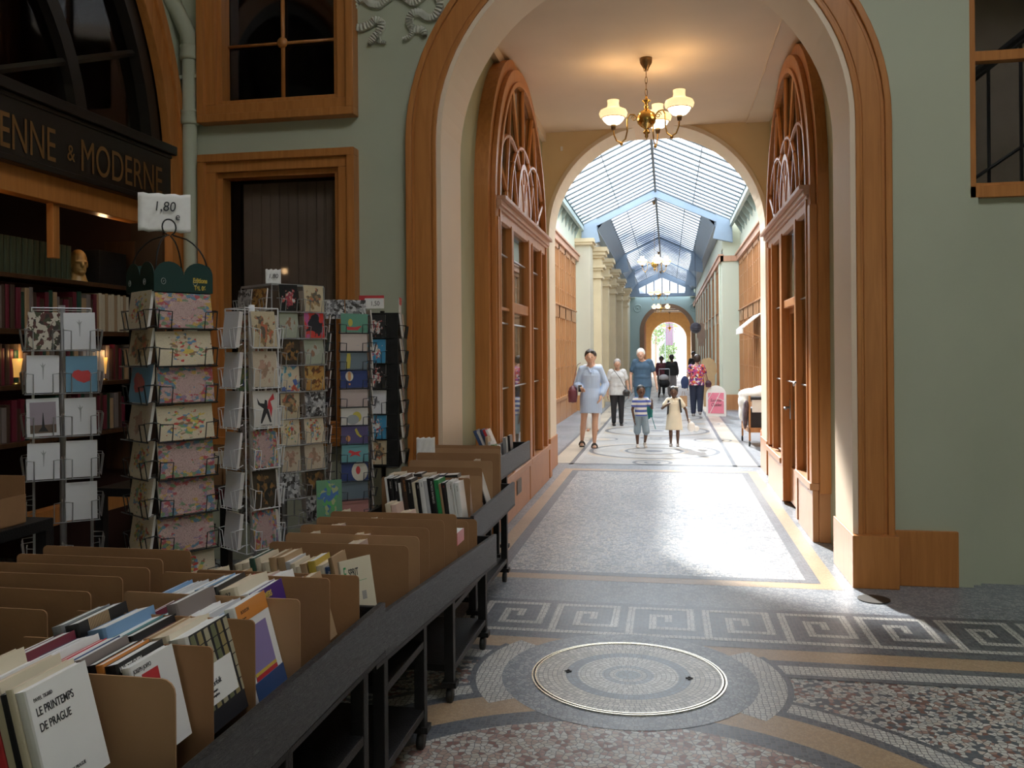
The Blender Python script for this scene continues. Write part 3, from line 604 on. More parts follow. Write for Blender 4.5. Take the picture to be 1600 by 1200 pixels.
def truss(y, xl, xr, ze, zr, dep, nm, th=.12, tie=False):
    m = MB(); y = y
    for xe in (xl, xr):
        m.add([(xe,y,ze),(RX,y,zr),(RX,y,zr-dep),(xe,y,ze-dep),(xe,y+th,ze),(RX,y+th,zr),(RX,y+th,zr-dep),(xe,y+th,ze-dep)], [(0,1,2,3),(7,6,5,4),(0,4,5,1),(3,2,6,7),(0,3,7,4)])
    y -= .012; th += .02
    m.add([(xl,y,ze),(xl+.42,y,ze+.18),(xl+.42,y,ze-.15),(xl+.5,y,ze-.5),(xl-.02,y,ze-.62),(xl,y+th,ze),(xl+.42,y+th,ze+.18),(xl+.42,y+th,ze-.15),(xl+.5,y+th,ze-.5),(xl-.02,y+th,ze-.62)], [(0,1,2,3,4),(9,8,7,6,5),(2,7,8,3)])
    m.add([(xr,y,ze),(xr-.42,y,ze+.18),(xr-.42,y,ze-.15),(xr-.5,y,ze-.5),(xr+.02,y,ze-.62),(xr,y+th,ze),(xr-.42,y+th,ze+.18),(xr-.42,y+th,ze-.15),(xr-.5,y+th,ze-.5),(xr+.02,y+th,ze-.62)], [(0,1,2,3,4),(9,8,7,6,5),(2,7,8,3)])
    struct(nm, m, bluegrey)
truss(24.0, -2.34, 1.72, 5.16, 6.08, .24, 'trim_10'); m = MB(); m.box(-2.6,-2.1,24.05,24.4,4.4,5.4); m.box(1.48,2.1,24.3,24.6,4.4,5.4); m.box(1.2,1.8,48.7,49,4.6,6.2); m.box(-2.4,-1.8,48.7,49,4.6,6.2); m.box(1.45,1.75,24.6,49,5.2,5.35); struct('wall_gallery_step', m, green2)
m = MB()
for xa, xb in ((-2.1,-1.9),(1.26,1.5)): m.box(xa,xb,24.1,48.5,5.0,5.25)
for xs_, x_ in ((1,-1.92),(-1,1.28)): m.add([(x_,24.1,5.24),(x_+xs_*.35,24.1,5.41),(x_+xs_*.30,48.4,5.38),(x_,48.4,5.24),(x_,24.1,5.0),(x_,48.4,5.0)], [(0,1,2,3),(0,3,5,4),(4,5,2,1)])
struct('trim_11', m, bluegrey)
truss(33.5, -1.95, 1.30, 5.2, 5.98, .08, 'trim_12', .05); truss(41.0, -1.95, 1.30, 5.2, 5.98, .08, 'trim_13', .05); truss(48.3, -2.0, 1.4, 5.24, 6.0, .34, 'trim_14')
# glazed gable
g = MB(); g.add([(-1.9,48.45,4.75),(1.3,48.45,4.75),(1.3,48.45,5.2),(RX,48.45,5.95),(-1.9,48.45,5.2)], [(0,1,2,3,4)]); go = struct('window_9', g, roofglass_far)
b_ = MB()
for x in (-1.6,-1.17,-.74,RX,.12,.55,.98): b_.tube([(x,48.4,4.7),(x,48.4,5.9-abs(x-RX)*.46)], .03, 4)
b_.build('mullions', flat('dark_blue_steel', (.05,.08,.14), .5), go)
m = MB(); m.box(-2.1,1.5,48.3,48.6,4.62,4.80); m.box(-2.3,1.7,48.25,48.5,4.62,4.66); struct('trim_15', m, bluegrey)
# end wall with arch
EX, EZ = -.03, 2.72
m = MB(); m.prism([(-2.3,0),(-2.3,4.65),(1.7,4.65),(1.7,0)]+archline(EX,EZ,1.32,0,32), 49, 49.4, XZ); struct('wall_gallery_end', m, bluewall)
m = MB(); m.band(archline(EX,EZ,1.30,0,32), archline(EX,EZ,1.53,0,32), 48.93, 49.1, XZ); struct('trim_16', m, brown)
for i, x in enumerate((-1.66, 1.42)):
    th = thing('plaster_roundel', 'round plaster wreath on the end wall, %s of the far arch' % ('left', 'right')[i], 'wall ornament', (x, 49.0, 4.02)); m = MB(); m.tube([(.2*cos(a*PI/12),-.01,.2*sin(a*PI/12)) for a in range(24)], .03, 6, closed=True); m.build('wreath', bluewall, th, True); m = MB(); m.ell((0,0,0), (.06,.03,.06)); m.build('boss', bluewall, th, True)
m = MB(); m.box(-1.75,-1.45,49.4,56,0,4.4); m.box(1.40,1.7,49.4,56,0,4.4); m.box(-1.75,1.7,49.4,56,4.05,4.4); struct('wall_end_vestibule', m, cream)
m = MB()
for z, x in ((4.0,1.2),(3.9,1.3)): m.box(-x,x,50.5,50.9,z-.04,z)
struct('trim_17', m, brown)
m = MB(); m.prism([(-1.75,0),(-1.75,4.1),(1.7,4.1),(1.7,0)]+archline(.05,2.35,1.10,0,28), 55.5, 56, XZ); struct('wall_end_inner_arch', m, flat('ochre_far', (.55,.35,.15), .6))
m = MB(); m.box(-1.45,-1.38,50.2,54.8,0,3.5)
for y in (51,51.8,52.6,53.4,54.2): m.box(-1.38,-1.34,y-.05,y+.05,0,3.5)
struct('trim_18', m, woodg)
# outside
m = MB(); m.box(-14,14,76,76.4,0,5.4); struct('wall_street_house', m, flat('pale_rendered_house', (.30,.26,.28), .8))
fo = flat('pale_green_leaves', (.10,.17,.04), .7, var=.4, scale=3)
def leafball(mb, c, r, n, s_):
    for i in range(n):
        a, b_, q = rnd.uniform(0,T2), rnd.uniform(-1,1), rnd.random()**.4; k = math.sqrt(1-b_*b_); p = Vector((c[0]+r*q*k*cos(a), c[1]+r*q*k*sin(a), c[2]+r*1.3*q*b_))
        u = Vector((rnd.uniform(-1,1),rnd.uniform(-1,1),rnd.uniform(-1,1))).normalized()*s_; v = u.cross(Vector((rnd.uniform(-1,1),rnd.uniform(-1,1),rnd.uniform(-1,1)))).normalized()*s_*.5
        mb.add([p-u, p+v, p+u, p-v], [(0,1,2,3)])
for i, (x, y, z, r, lb) in enumerate(((-.9,63,3.2,.9,'pale green street tree seen through the far arch at its left'),(.0,64,1.6,.7,'light green bush beyond the far doorway'),)):
    th = thing('street_tree', lb, 'tree', (x,y,0)); m = MB(); leafball(m, (0,0,z), r, 420, .11); m.build('foliage', fo, th); m = MB(); m.tube([(0,0,0),(0.05,0,z)], [.07,.04], 8); m.build('trunk', brown, th)
th = thing('metal_gate', 'pale open metal gate with vertical bars across the far doorway', 'gate', (-.35, 57.5, 0)); m = MB(); m.box(-.8,.8,-.02,.02,.25,.32); m.box(-.8,.8,-.02,.02,3.3,3.36); m.build('rails', flat('pale_green_metal', (.10,.19,.13), .5), th)
for k in range(12): q = MB(); q.tube([(-.78+k*.14,0,0),(-.78+k*.14,0,3.5)], .014, 5); q.build('bar', flat('pale_green_metal', (.10,.19,.13), .5), th)
th = thing('purple_banner', 'tall faded mauve banner hanging beyond the far arch', 'banner', (.1, 60, 0)); m = MB(); m.tube([(-.3,.02,0),(-.3,.02,5.05)], .025, 8); m.tube([(-.3,.02,5.0),(.27,.02,5.0)], .015, 6); m.build('banner_pole', steel, th); m = MB(); m.box(-.25,.25,0,.02,2,5); m.build('cloth', flat('mauve_cloth', (.14,.08,.14), .8), th)
# hanging sphere, cut-out signs, plant, awning
th = thing('dark_hanging_sphere', 'dark wicker ball hanging in front of the far arch on the right', 'hanging ball', (.955, 31, 2.42)); m = MB()
m.ell((0,0,0), (.185,.185,.185), 18, 12); m.build('ball', flat('dark_grey_ball', (.07,.065,.09), .6), th, True)
m = MB()
for k in range(9): m.tube([Vector((.19*cos(t_*PI/9), .19*sin(t_*PI/9)*cos(k*.7), .19*sin(t_*PI/9)*sin(k*.7))) for t_ in range(18)], .008, 4, closed=True)
m.build('wicker_hoops', flat('grey_wicker', (.25,.24,.28), .6), th); m = MB(); m.tube([(0,0,.18),(0,0,3.1)], .006, 4); m.build('cord', blackm, th)
def blobsign(name, label, loc, pts, col):
    th = thing(name, label, 'hanging sign', loc); m = MB(); m.prism(pts, -.02, .02, XZ); m.build('panel', flat('tan_board_'+name, col, .7), th); m = MB(); m.tube([(0,0,max(p[1] for p in pts)),(0,0,max(p[1] for p in pts)+.9)], .006, 4); m.build('cord', blackm, th)
blobsign('cutout_hanging_sign', 'pinkish tan cut-out sign hanging on the right behind the dark ball', (1.26, 34, 2.30), [(-.10,-.5),(.08,-.5),(.10,-.28),(.17,-.2),(.16,.1),(.10,.2),(.12,.33),(0,.4),(-.12,.33),(-.10,.15),(-.18,.0),(-.16,-.1),(-.12,-.28)], (.48,.34,.26))
th = thing('tan_cutout_board', 'tan scalloped cut-out board standing behind the woman in the flowered blouse', 'board', (1.1, 25.6, 0)); m = MB(); m.prism([(-.1,0),(.2,0),(.22,.9),(.28,1.0),(.25,1.25),(.1,1.42),(-.12,1.38),(-.18,1.2),(-.5,1.15),(-.52,1.0),(-.1,.85)], 0, .04, XZ); m.build('panel', flat('tan_board', (.50,.34,.18), .7), th)
th = thing('potted_shrub', 'small green shrub in a pot by the right gallery shopfront', 'plant', (1.20, 27.5, 0)); m = MB(); leafball(m, (0,0,.95), .22, 160, .06); m.build('foliage', flat('dark_leaves', (.05,.12,.05), .6), th); m = MB(); m.lathe([(.10,0),(.14,.3),(.15,.32),(.13,.32)]); m.build('pot', brown, th, True); m = MB(); m.tube([(0,0,.3),(0,0,.95)], .02, 5); m.build('stem', brown, th)
th = thing('white_awning', 'small white awning on the right shopfront above the clothes trolley', 'awning', (1.95, 18.6, 2.05)); m = MB(); m.add([(-.05,0,.35),(-.05,1.6,.35),(-.42,1.6,.05),(-.42,0,.05),(-.05,0,.32),(-.05,1.6,.32),(-.42,1.6,.02),(-.42,0,.02)], [(0,1,2,3),(7,6,5,4),(0,3,7,4),(1,5,6,2),(2,6,7,3)]); m.box(-.43,-.41,0,1.6,-.07,.05); m.build('canvas', paper, th)
m = MB(); m.tube([(-.05,.05,-.15),(-.41,.05,.0)], .012, 5); m.tube([(-.05,1.5,-.15),(-.41,1.5,.0)], .012, 5); m.build('arms', woodg, th)
# A-board
th = thing('pavement_sign', 'round-topped white A-board with a pink poster by the green pier', 'sign board', (1.15, 21.85, 0), -.1)
pl = [( .24,0)] + [(.24*cos(a*PI/16), .52+.24*sin(a*PI/16)) for a in range(17)] + [(-.24,0)]
m = MB(); m.prism(pl, 0, .04, XZ); m.build('front_board', paper, th); m = MB(); m.prism(pl, .0, .03, XZ); bb = m.build('back_board', paper, th); bb.location = (0,.36,0); bb.rotation_euler = (.22,0,0)
m = MB(); m.box(-.19,.19,-.006,0,.07,.58); pk = m.build('poster', flat('pink_poster', (.80,.24,.34), .5), th)
m = MB()
for a in (((-.15,.07),(.10,.58)), ((-.19,.42),(-.1,.58)), ((.02,.46),(.19,.38))): m.tube([(a[0][0],-.008,a[0][1]),(a[1][0],-.008,a[1][1])], .007, 4)
m.build('white_stripes', paper, pk)
Rx = Matrix.Rotation(PI/2, 4, 'X')
text_mesh('Summer', .105, Matrix.Translation((0,-.010,.36)) @ Rx, ink, 'lettering', pk, sx=.8, shear=.3); text_mesh('Outlet', .11, Matrix.Translation((0,-.010,.25)) @ Rx, ink, 'lettering', pk, sx=.85, shear=.3)
# clothes trolley
th = thing('clothes_trolley', 'wooden trolley on castors with white bag panel outside the right shop', 'trolley', (1.34, 15.3, 0), .05)
m = MB(); m.box(-.03,.0,-.30,-.27,.10,.86); m.box(.42,.45,-.30,-.27,.10,.86); m.box(-.03,.0,.6,.63,.10,.86); m.box(.42,.45,.6,.63,.10,.86); m.box(-.03,.45,-.30,-.28,.24,.32); m.box(-.03,0,-.3,.6,.24,.32); m.box(-.03,.45,.6,.63,.24,.32); m.build('wooden_frame', woodg, th)
m = MB(); m.box(.0,.44,-.26,.58,.32,.62); m.build('black_drawer', ink, th); m = MB(); m.box(.02,.44,-.33,-.31,.58,.80); m.build('white_panel', paper, th, bev=.02)
m = MB(); m.tube([(0,-.33,.82),(.3,-.33,.82)], .03, 8); m.build('dark_roll', ink, th)
for x, y in ((-.02,-.29),(.43,-.29),(-.02,.61),(.43,.61)):
    m = MB(); m.tube([(x-.012,y,.05),(x+.012,y,.05)], .045, 12); m.tube([(x,y,.05),(x,y,.11)], .012, 6); m.build('castor', rubber, th, True)
rm = flat('white_fleece', (.80,.78,.76), .9, var=.06, scale=8, bump=.4)
def cloth_pile(name, label, loc, blobs, mat, cat='clothes'):
    m = MB()
    for c, r in blobs: m.ell(c, r, 14, 10)
    o = m.build(name, mat, None, True); o.location = loc; rmx = o.modifiers.new('r', 'REMESH'); rmx.mode = 'VOXEL'; rmx.voxel_size = .02; rmx.use_smooth_shade = True
    sm = o.modifiers.new('s', 'SMOOTH'); sm.iterations = 4; tag(o, label, cat); return o
cloth_pile('white_fleece_pile', 'heap of white fleecy clothes on the wooden trolley', (1.40,15.4,.86), [((0,0,0),(.22,.3,.11)),((.2,.1,.03),(.22,.3,.12)),((-.12,.0,-.12),(.10,.28,.16)),((-.16,0,-.3),(.05,.2,.16)),((.32,0,.0),(.15,.25,.1))], rm)
cloth_pile('dark_garment', 'dark patterned garment hanging off the end of the trolley', (1.27,15.1,.52), [((0,0,0),(.045,.18,.24)),((.02,-.05,.15),(.05,.1,.12))], flat('dark_garment', (.10,.07,.08), .9, var=.4, scale=14))
th = thing('orange_stool', 'orange upholstered stool half hidden by the right jamb', 'stool', (1.62, 13.6, 0)); m = MB(); m.lathe([(.21,.0),(.24,.02),(.25,.2),(.23,.22),(.23,.24)], n=24); m.build('base', flat('orange_fabric', (.60,.15,.04), .7), th, True); m = MB(); m.lathe([(.23,.24),(.25,.26),(.25,.40),(.22,.43),(.02,.44)], n=24); m.build('seat', flat('orange_fabric', (.60,.15,.04), .7), th, True)

# ------------------------------------------------------------ chandeliers
opal = flat('opal_glass_lit', (.9,.82,.68), .25, emit=(1.0,.72,.36), es=1.1); opal_in = flat('opal_bowl_lit', (.95,.9,.8), .25, emit=(1.0,.86,.6), es=5.0)
def chandelier(label, loc, zc, lit, angs, group=None):
    th = thing('brass_chandelier', label, 'chandelier', loc, 0, group); D = zc-loc[2]
    m = MB(); m.lathe([(.001,-.13),(.02,-.13),(.03,-.10),(.06,-.05),(.065,-.01),(.065,0),(.001,0)], (0,0,D), 20); m.build('ceiling_rose', bronze, th, True)
    m = MB(); n = max(4, int((D-.16-.22)/.05)); z = D-.13; stp = (D-.13-.24)/n
    for i in range(n):
        zz = z-(i+.5)*stp; m.tube([((.011*cos(a) if i % 2 else 0), (0 if i % 2 else .011*cos(a)), zz+stp*.62*sin(a)) for a in [k*PI/5 for k in range(10)]], .0035, 5, closed=True)
    m.build('chain', bronze, th)
    m = MB(); m.lathe([(.001,.24),(.012,.23),(.015,.20),(.04,.19),(.045,.18),(.02,.165),(.016,.13),(.028,.12),(.02,.105),(.025,.095),(.06,.08),(.09,.045),(.10,0),(.09,-.045),(.06,-.08),(.025,-.1),(.02,-.12),(.035,-.13),(.035,-.145),(.015,-.16),(.02,-.18),(.008,-.20),(.001,-.21)], n=28); m.build('globe_stem', brass, th, True)
    for a in angs:
        u = Vector((cos(a), sin(a), 0)); Z = Vector((0,0,1)); m = MB()
        pts = [(.09,.01),(.13,.06),(.18,.065),(.205,.02),(.205,-.10),(.225,-.18),(.27,-.215),(.32,-.19),(.35,-.12),(.355,-.06)]
        q = []
        for i in range(len(pts)-1):
            for k in range(4): t_ = k/4; q.append(u*(pts[i][0]*(1-t_)+pts[i+1][0]*t_)+Z*(pts[i][1]*(1-t_)+pts[i+1][1]*t_))
        q.append(u*.355+Z*-.06); m.tube(q, .0075, 6)
        m.tube([u*(.13+.035*(1-k/16)*cos(k*.7))+Z*(.02+.035*(1-k/16)*sin(k*.7)) for k in range(15)], .005, 5)
        m.ell(tuple(u*.27+Z*-.225), (.018,.018,.02), 8, 6); ar = m.build('arm', brass, th, True)
        m = MB(); m.lathe([(.02,-.07),(.026,-.04),(.03,-.02),(.018,-.01)], tuple(u*.355), 12); m.build('lamp_holder', bronze, ar, True)
        m = MB(); m.lathe([(.02,-.02),(.07,-.005),(.10,.025),(.115,.052)], tuple(u*.355), 24); m.build('glass_bowl', opal_in, th, True)
        m = MB(); m.lathe([(.118,.050),(.140,.070),(.148,.10),(.135,.13),(.09,.152),(.065,.165),(.058,.20),(.062,.235),(.056,.236),(.052,.2),(.058,.165),(.08,.145),(.125,.125),(.138,.10),(.132,.075),(.11,.055)], tuple(u*.355), 28); m.build('shade', opal, th, True)
        m = MB(); m.tube([u*.355+Vector((.12*cos(k*T2/20), .12*sin(k*T2/20), .052)) for k in range(20)], .005, 5, closed=True); m.build('shade_rim', brass, th)
        if lit:
            l = lamp('bulb', 'POINT', (0,0,0), lit, (1,.66,.34), .05); l.parent = th; l.location = u*.355+Z*.30
    return th
chandelier('brass chandelier with three lit opal shades under the vestibule ceiling', (-.20, 8.95, 4.0), 4.62, 3.0, (math.radians(165), math.radians(-22), math.radians(72)))
chandelier('brass chandelier with white shades, nearest of those under the glass roof', (-.37, 25.5, 4.15), 6.0, 0, (math.radians(185), math.radians(20), math.radians(-75)), 'chandeliers along the glass gallery')
chandelier('brass chandelier with white shades, second of those under the glass roof', (-.37, 37.8, 4.05), 5.9, 0, (math.radians(200), math.radians(0), math.radians(-100)), 'chandeliers along the glass gallery')
chandelier('brass chandelier with white shades, farthest and lowest in front of the end arch', (-.37, 47, 3.9), 5.9, 0, (math.radians(190), math.radians(0), math.radians(-110)), 'chandeliers along the glass gallery')
chandelier('small hanging lantern lamp inside the far arch', (.1, 53.5, 3.0), 4.0, 0, (math.radians(190), math.radians(0)))
# manhole cover and drain
def polar():
    m, N, L, P = nmat('polar_mosaic'); P.inputs['Roughness'].default_value = .35
    tc = N.new('ShaderNodeTexCoord'); sp = N.new('ShaderNodeSeparateXYZ'); L.new(tc.outputs['Object'], sp.inputs[0])
    def M_(op, a, b=None):
        n = N.new('ShaderNodeMath'); n.operation = op
        for i, v in enumerate((a, b)):
            if v is None: continue
            if isinstance(v, (int, float)): n.inputs[i].default_value = v
            else: L.new(v, n.inputs[i])
        return n.outputs[0]
    x, y = sp.outputs[0], sp.outputs[1]; r = M_('SQRT', M_('ADD', M_('MULTIPLY', x, x), M_('MULTIPLY', y, y))); k = M_('FLOOR', M_('DIVIDE', r, .0235)); fr = M_('FRACT', M_('DIVIDE', r, .0235))
    an = M_('ARCTAN2', y, x); nc = M_('ADD', M_('MULTIPLY', k, 6), 4); c = M_('MULTIPLY', M_('ADD', M_('DIVIDE', an, T2), M_('MULTIPLY', k, .37)), nc); fc = M_('FRACT', c); ic = M_('FLOOR', c)
    g = M_('MULTIPLY', M_('GREATER_THAN', fr, .10), M_('GREATER_THAN', fc, .12))
    wn = N.new('ShaderNodeTexWhiteNoise'); wn.noise_dimensions = '2D'; cb = N.new('ShaderNodeCombineXYZ'); L.new(k, cb.inputs[0]); L.new(ic, cb.inputs[1]); L.new(cb.outputs[0], wn.inputs['Vector'])
    rp = ramp(N, [(0, (.30,.36,.40)), (.13, (.56,.57,.55)), (.19, (.34,.38,.42)), (.27, (.60,.60,.57)), (.53, (.22,.26,.31)), (.66, (.56,.53,.47)), (.8, (.60,.57,.52))], True); L.new(M_('DIVIDE', r, .47), rp.inputs[0])
    hv = N.new('ShaderNodeHueSaturation'); L.new(rp.outputs[0], hv.inputs['Color']); L.new(M_('ADD', M_('MULTIPLY', wn.outputs[0], .45), .72), hv.inputs['Value'])
    mx = N.new('ShaderNodeMix'); mx.data_type = 'RGBA'; L.new(g, mx.inputs[0]); mx.inputs[6].default_value = (.09,.085,.08,1); L.new(hv.outputs[0], mx.inputs[7]); L.new(mx.outputs[2], P.inputs['Base Color'])
    b = N.new('ShaderNodeBump'); b.inputs['Strength'].default_value = .3; b.inputs['Distance'].default_value = .002; L.new(g, b.inputs['Height']); L.new(b.outputs[0], P.inputs['Normal']); return m
th = thing('manhole_cover', 'round mosaic-faced manhole cover with pale metal rim set in the floor', 'manhole cover', (mc[0], mc[1], .006))
m = MB(); m.lathe([(.46,-.004),(.46,.002),(.001,.002)], n=72); m.build('mosaic_face', polar(), th)
m = MB(); m.band(arc((0,0),.458,0,T2,72), arc((0,0),.466,0,T2,72), -.004, .005, XY); m.band(arc((0,0),.474,0,T2,72), arc((0,0),.482,0,T2,72), -.005, .004, XY); m.build('metal_rim', flat('pale_brass_rim', (.75,.68,.52), .25, .9), th); m = MB(); m.band(arc((0,0),.466,0,T2,72), arc((0,0),.474,0,T2,72), -.005, .001, XY); m.build('rim_gap', ink, th)
for x in (-.30, .30):
    m = MB(); m.box(x-.018,x+.018,-.006,.006,.002,.006); m.box(x-.006,x+.006,-.018,.018,.002,.006); m.build('lifting_slot', ink, th)
th = thing('floor_drain', 'small dark round drain in the floor before the right jamb', 'drain', (1.30, 5.93, .003)); m = MB(); m.lathe([(.10,0),(.10,.004),(.001,.004)], n=28); m.build('grate', flat('drain_iron', (.05,.045,.04), .5, .5), th)

# ------------------------------------------------------------ book trolleys
def cart(label, x0, x1, y0, y1, z0, z1, legs, bh=.155, shelf=True):
    """tray between x0..x1, y0..y1, rim height z0 (near) to z1 (far)"""
    th = thing('book_trolley', label, 'book trolley', ((x0+x1)/2, (y0+y1)/2, 0)); ox, oy = (x0+x1)/2, (y0+y1)/2
    zz = lambda y: z0+(z1-z0)*(y-y0)/(y1-y0)
    def board(nm, xa, ya, xb, yb, t_, h, mat, dz=0):
        m = MB(); dx, dy = xb-xa, yb-ya; l = math.hypot(dx, dy); nx, ny = -dy/l*t_, dx/l*t_
        za, zb = zz(ya)+dz, zz(yb)+dz
        m.add([(xa-ox,ya-oy,za-h),(xb-ox,yb-oy,zb-h),(xb+nx-ox,yb+ny-oy,zb-h),(xa+nx-ox,ya+ny-oy,za-h),(xa-ox,ya-oy,za),(xb-ox,yb-oy,zb),(xb+nx-ox,yb+ny-oy,zb),(xa+nx-ox,ya+ny-oy,za)], [(0,3,2,1),(4,5,6,7),(0,1,5,4),(1,2,6,5),(2,3,7,6),(3,0,4,7)])
        return m.build(nm, mat, th, bev=.003)
    board('side_board', x1, y0, x1, y1, .022, bh, tray_m); board('side_board', x0+.022, y0, x0+.022, y1, .022, bh, tray_m)
    board('end_board', x0, y0, x1-.022, y0, .02, bh-.01, black, -.012); board('end_board', x0, y1-.02, x1-.022, y1-.02, .02, bh-.01, black, -.012)
    m = MB(); m.add([(x0-ox,y0-oy,z0-bh),(x1-ox,y0-oy,z0-bh),(x1-ox,y1-oy,z1-bh),(x0-ox,y1-oy,z1-bh),(x0-ox,y0-oy,z0-bh-.015),(x1-ox,y0-oy,z0-bh-.015),(x1-ox,y1-oy,z1-bh-.015),(x0-ox,y1-oy,z1-bh-.015)], [(0,1,2,3),(7,6,5,4),(0,4,5,1),(1,5,6,2),(2,6,7,3),(3,7,4,0)]); m.build('tray_floor', black, th)
    for y in legs:
        for x in (x0+.05, x1-.05):
            m = MB(); m.box(x-ox-.022,x-ox+.022,y-oy-.022,y-oy+.022,.10,zz(y)-bh-.012); m.build('leg', black, th, bev=.003)
            m = MB(); m.box(x-ox-.035,x-ox+.035,y-oy-.03,y-oy+.03,.075,.10); m.tube([(x-ox,y-oy,.05),(x-ox,y-oy,.08)], .012, 6); cst = m.build('caster', black, th)
            m = MB(); m.tube([(x-ox-.012,y-oy,.036),(x-ox+.012,y-oy,.036)], .036, 16); m.build('wheel', rubber, cst, True)
    if shelf:
        for a, b_ in zip(legs[::2], legs[1::2]):
            for zs in (.14,) + ((.42,) if shelf == 2 else ()):
                m = MB(); m.box(x0-ox+.02,x1-ox-.03,a-oy,b_-oy,zs,zs+.03); m.build('shelf', black, th, bev=.003)
    return th
cart('nearest black book trolley in the bottom left corner, right half of the front pair', -1.50, -.90, .95, 2.66, .845, .825, (1.1, 1.75, 2.0, 2.55), shelf=2)
cart('black book trolley at the far left of the front pair, holding bare cardboard dividers', -2.12, -1.53, 1.2, 2.72, .845, .83, (1.35, 2.6))
cart('middle black book trolley with the cream paperbacks and the magazine leaning at its front', -1.66, -.96, 2.74, 4.78, .745, .60, (2.92, 3.42, 3.9, 4.62), shelf=2)
cart('far black book trolley with a row of black and white spines at its front edge', -1.76, -1.10, 4.82, 6.16, .69, .685, (5.0, 6.0))
cart('farthest narrow book trolley beside the left arched shopfront', -1.47, -1.24, 6.3, 7.75, .835, .82, (6.42, 6.75), shelf=False)


# ------------------------------------------------------------ cardboard dividers
def divider(x0, x1, y, ztop, zbot, label, mat=card_b, rc=.015, tilt=0):
    w = x1-x0; h = ztop-zbot; r = rc
    ol = [(-w/2,0),(w/2,0),(w/2,h-r)]+[(w/2-r+r*cos(a*PI/8), h-r+r*sin(a*PI/8)) for a in range(1,4)]+[(w/2-r,h),(-w/2+r,h)]+[(-w/2+r-r*sin(a*PI/8), h-r+r*cos(a*PI/8)) for a in range(1,4)]+[(-w/2,h-r)]
    m = MB(); m.prism(ol, -.002, .002, XZ); o = m.build('cardboard_divider', mat); o.location = ((x0+x1)/2, y, zbot); o.rotation_euler = (tilt,0,rnd.uniform(-.01,.01)); return tag(o, label, 'divider', 'cardboard dividers in the book trolleys')
for i, (xr, y) in enumerate(((-.965,1.565),(-.99,1.75),(-.985,1.94),(-.955,2.13),(-.955,2.33),(-.93,2.50))):
    divider(-1.475+.01*(i % 2), xr, y, (.983,.983,.985,.982,.985,.95)[i], .70, '%s brown cardboard divider counting back in the nearest right-hand tray' % ORDF[i], card_b if i % 3 else card_l, .03 if i == 0 else .012)
for i, (xr, y) in enumerate(((-1.555,1.75),(-1.55,1.94),(-1.55,2.11),(-1.56,2.26),(-1.545,2.37),(-1.57,2.48),(-1.545,2.60))):
    divider(-2.09, xr, y, .983, .70, '%s brown cardboard divider counting back in the far-left front tray' % ORDF[i])
c2 = ((-1.02,3.30,.86),(-1.02,3.45,.865),(-1.02,3.60,.87),(-1.0,3.78,.87),(-.985,3.95,.865),(-1.0,4.25,.775),(-1.01,4.5,.735))
for i, (xr, y, z) in enumerate(c2): divider(-1.61, xr, y, z, .50, '%s cardboard divider counting back in the middle tray' % ORDF[i], card_l if i in (1,) else card_b, .02)
for i, (xr, y, z) in enumerate(((-1.17,5.03,.875),(-1.14,5.22,.86),(-1.18,5.42,.885),(-1.15,5.60,.905),(-1.14,5.78,.935),(-1.16,5.92,.95),(-1.18,6.04,.96))): divider(-1.72, xr, y, z, .55, '%s cardboard divider counting back in the far tray' % ORDF[i], card_l if i % 2 else card_b)

# ------------------------------------------------------------ books
def bcol(name, c): return flat('book_cover_'+name, c, .35, var=.04)
BC = {'white': (.78,.77,.76), 'cream': (.68,.60,.46), 'black': (.015,.015,.018), 'navy': (.03,.05,.12), 'dark blue': (.04,.08,.2), 'sky blue': (.18,.32,.52), 'teal': (.10,.26,.28), 'red': (.55,.04,.05), 'dark brown': (.07,.04,.03), 'grey-brown': (.22,.18,.17), 'burgundy': (.16,.02,.04), 'orange': (.65,.24,.05), 'green': (.03,.30,.10), 'pale grey': (.55,.55,.57), 'violet': (.08,.03,.22), 'tan': (.45,.30,.17), 'dark green': (.02,.07,.05), 'grey': (.28,.29,.31), 'pinkish': (.66,.48,.42), 'yellow': (.62,.45,.08)}
BM = {k: bcol(k.replace(' ','_'), v) for k, v in BC.items()}
pages = flat('page_edges_white', (.80,.79,.78), .8, var=.03, scale=60); pagesc = flat('page_edges_yellowed', (.70,.58,.44), .85, var=.06, scale=60)
BCACHE = {}
def book_mesh(w, h, d, col, pg, rough_=False):
    """w thickness (x), d depth (y, spine at y=0), h height; cover part and page block part"""
    c = .0012; cv = MB(); cv.box(0,c,0,d,0,h); cv.box(w-c,w,0,d,0,h)
    n = 4; sp = [(w/2-w/2*cos(PI*i/n), -w*.10*sin(PI*i/n)) for i in range(n+1)]
    cv.prism([(0,.0015),(w,.0015)]+sp[::-1], 0, h, XY)
    pgm = MB(); pgm.box(c,w-c,.001,d-.003,.002,h-.0015)
    return cv, pgm
NB = 0
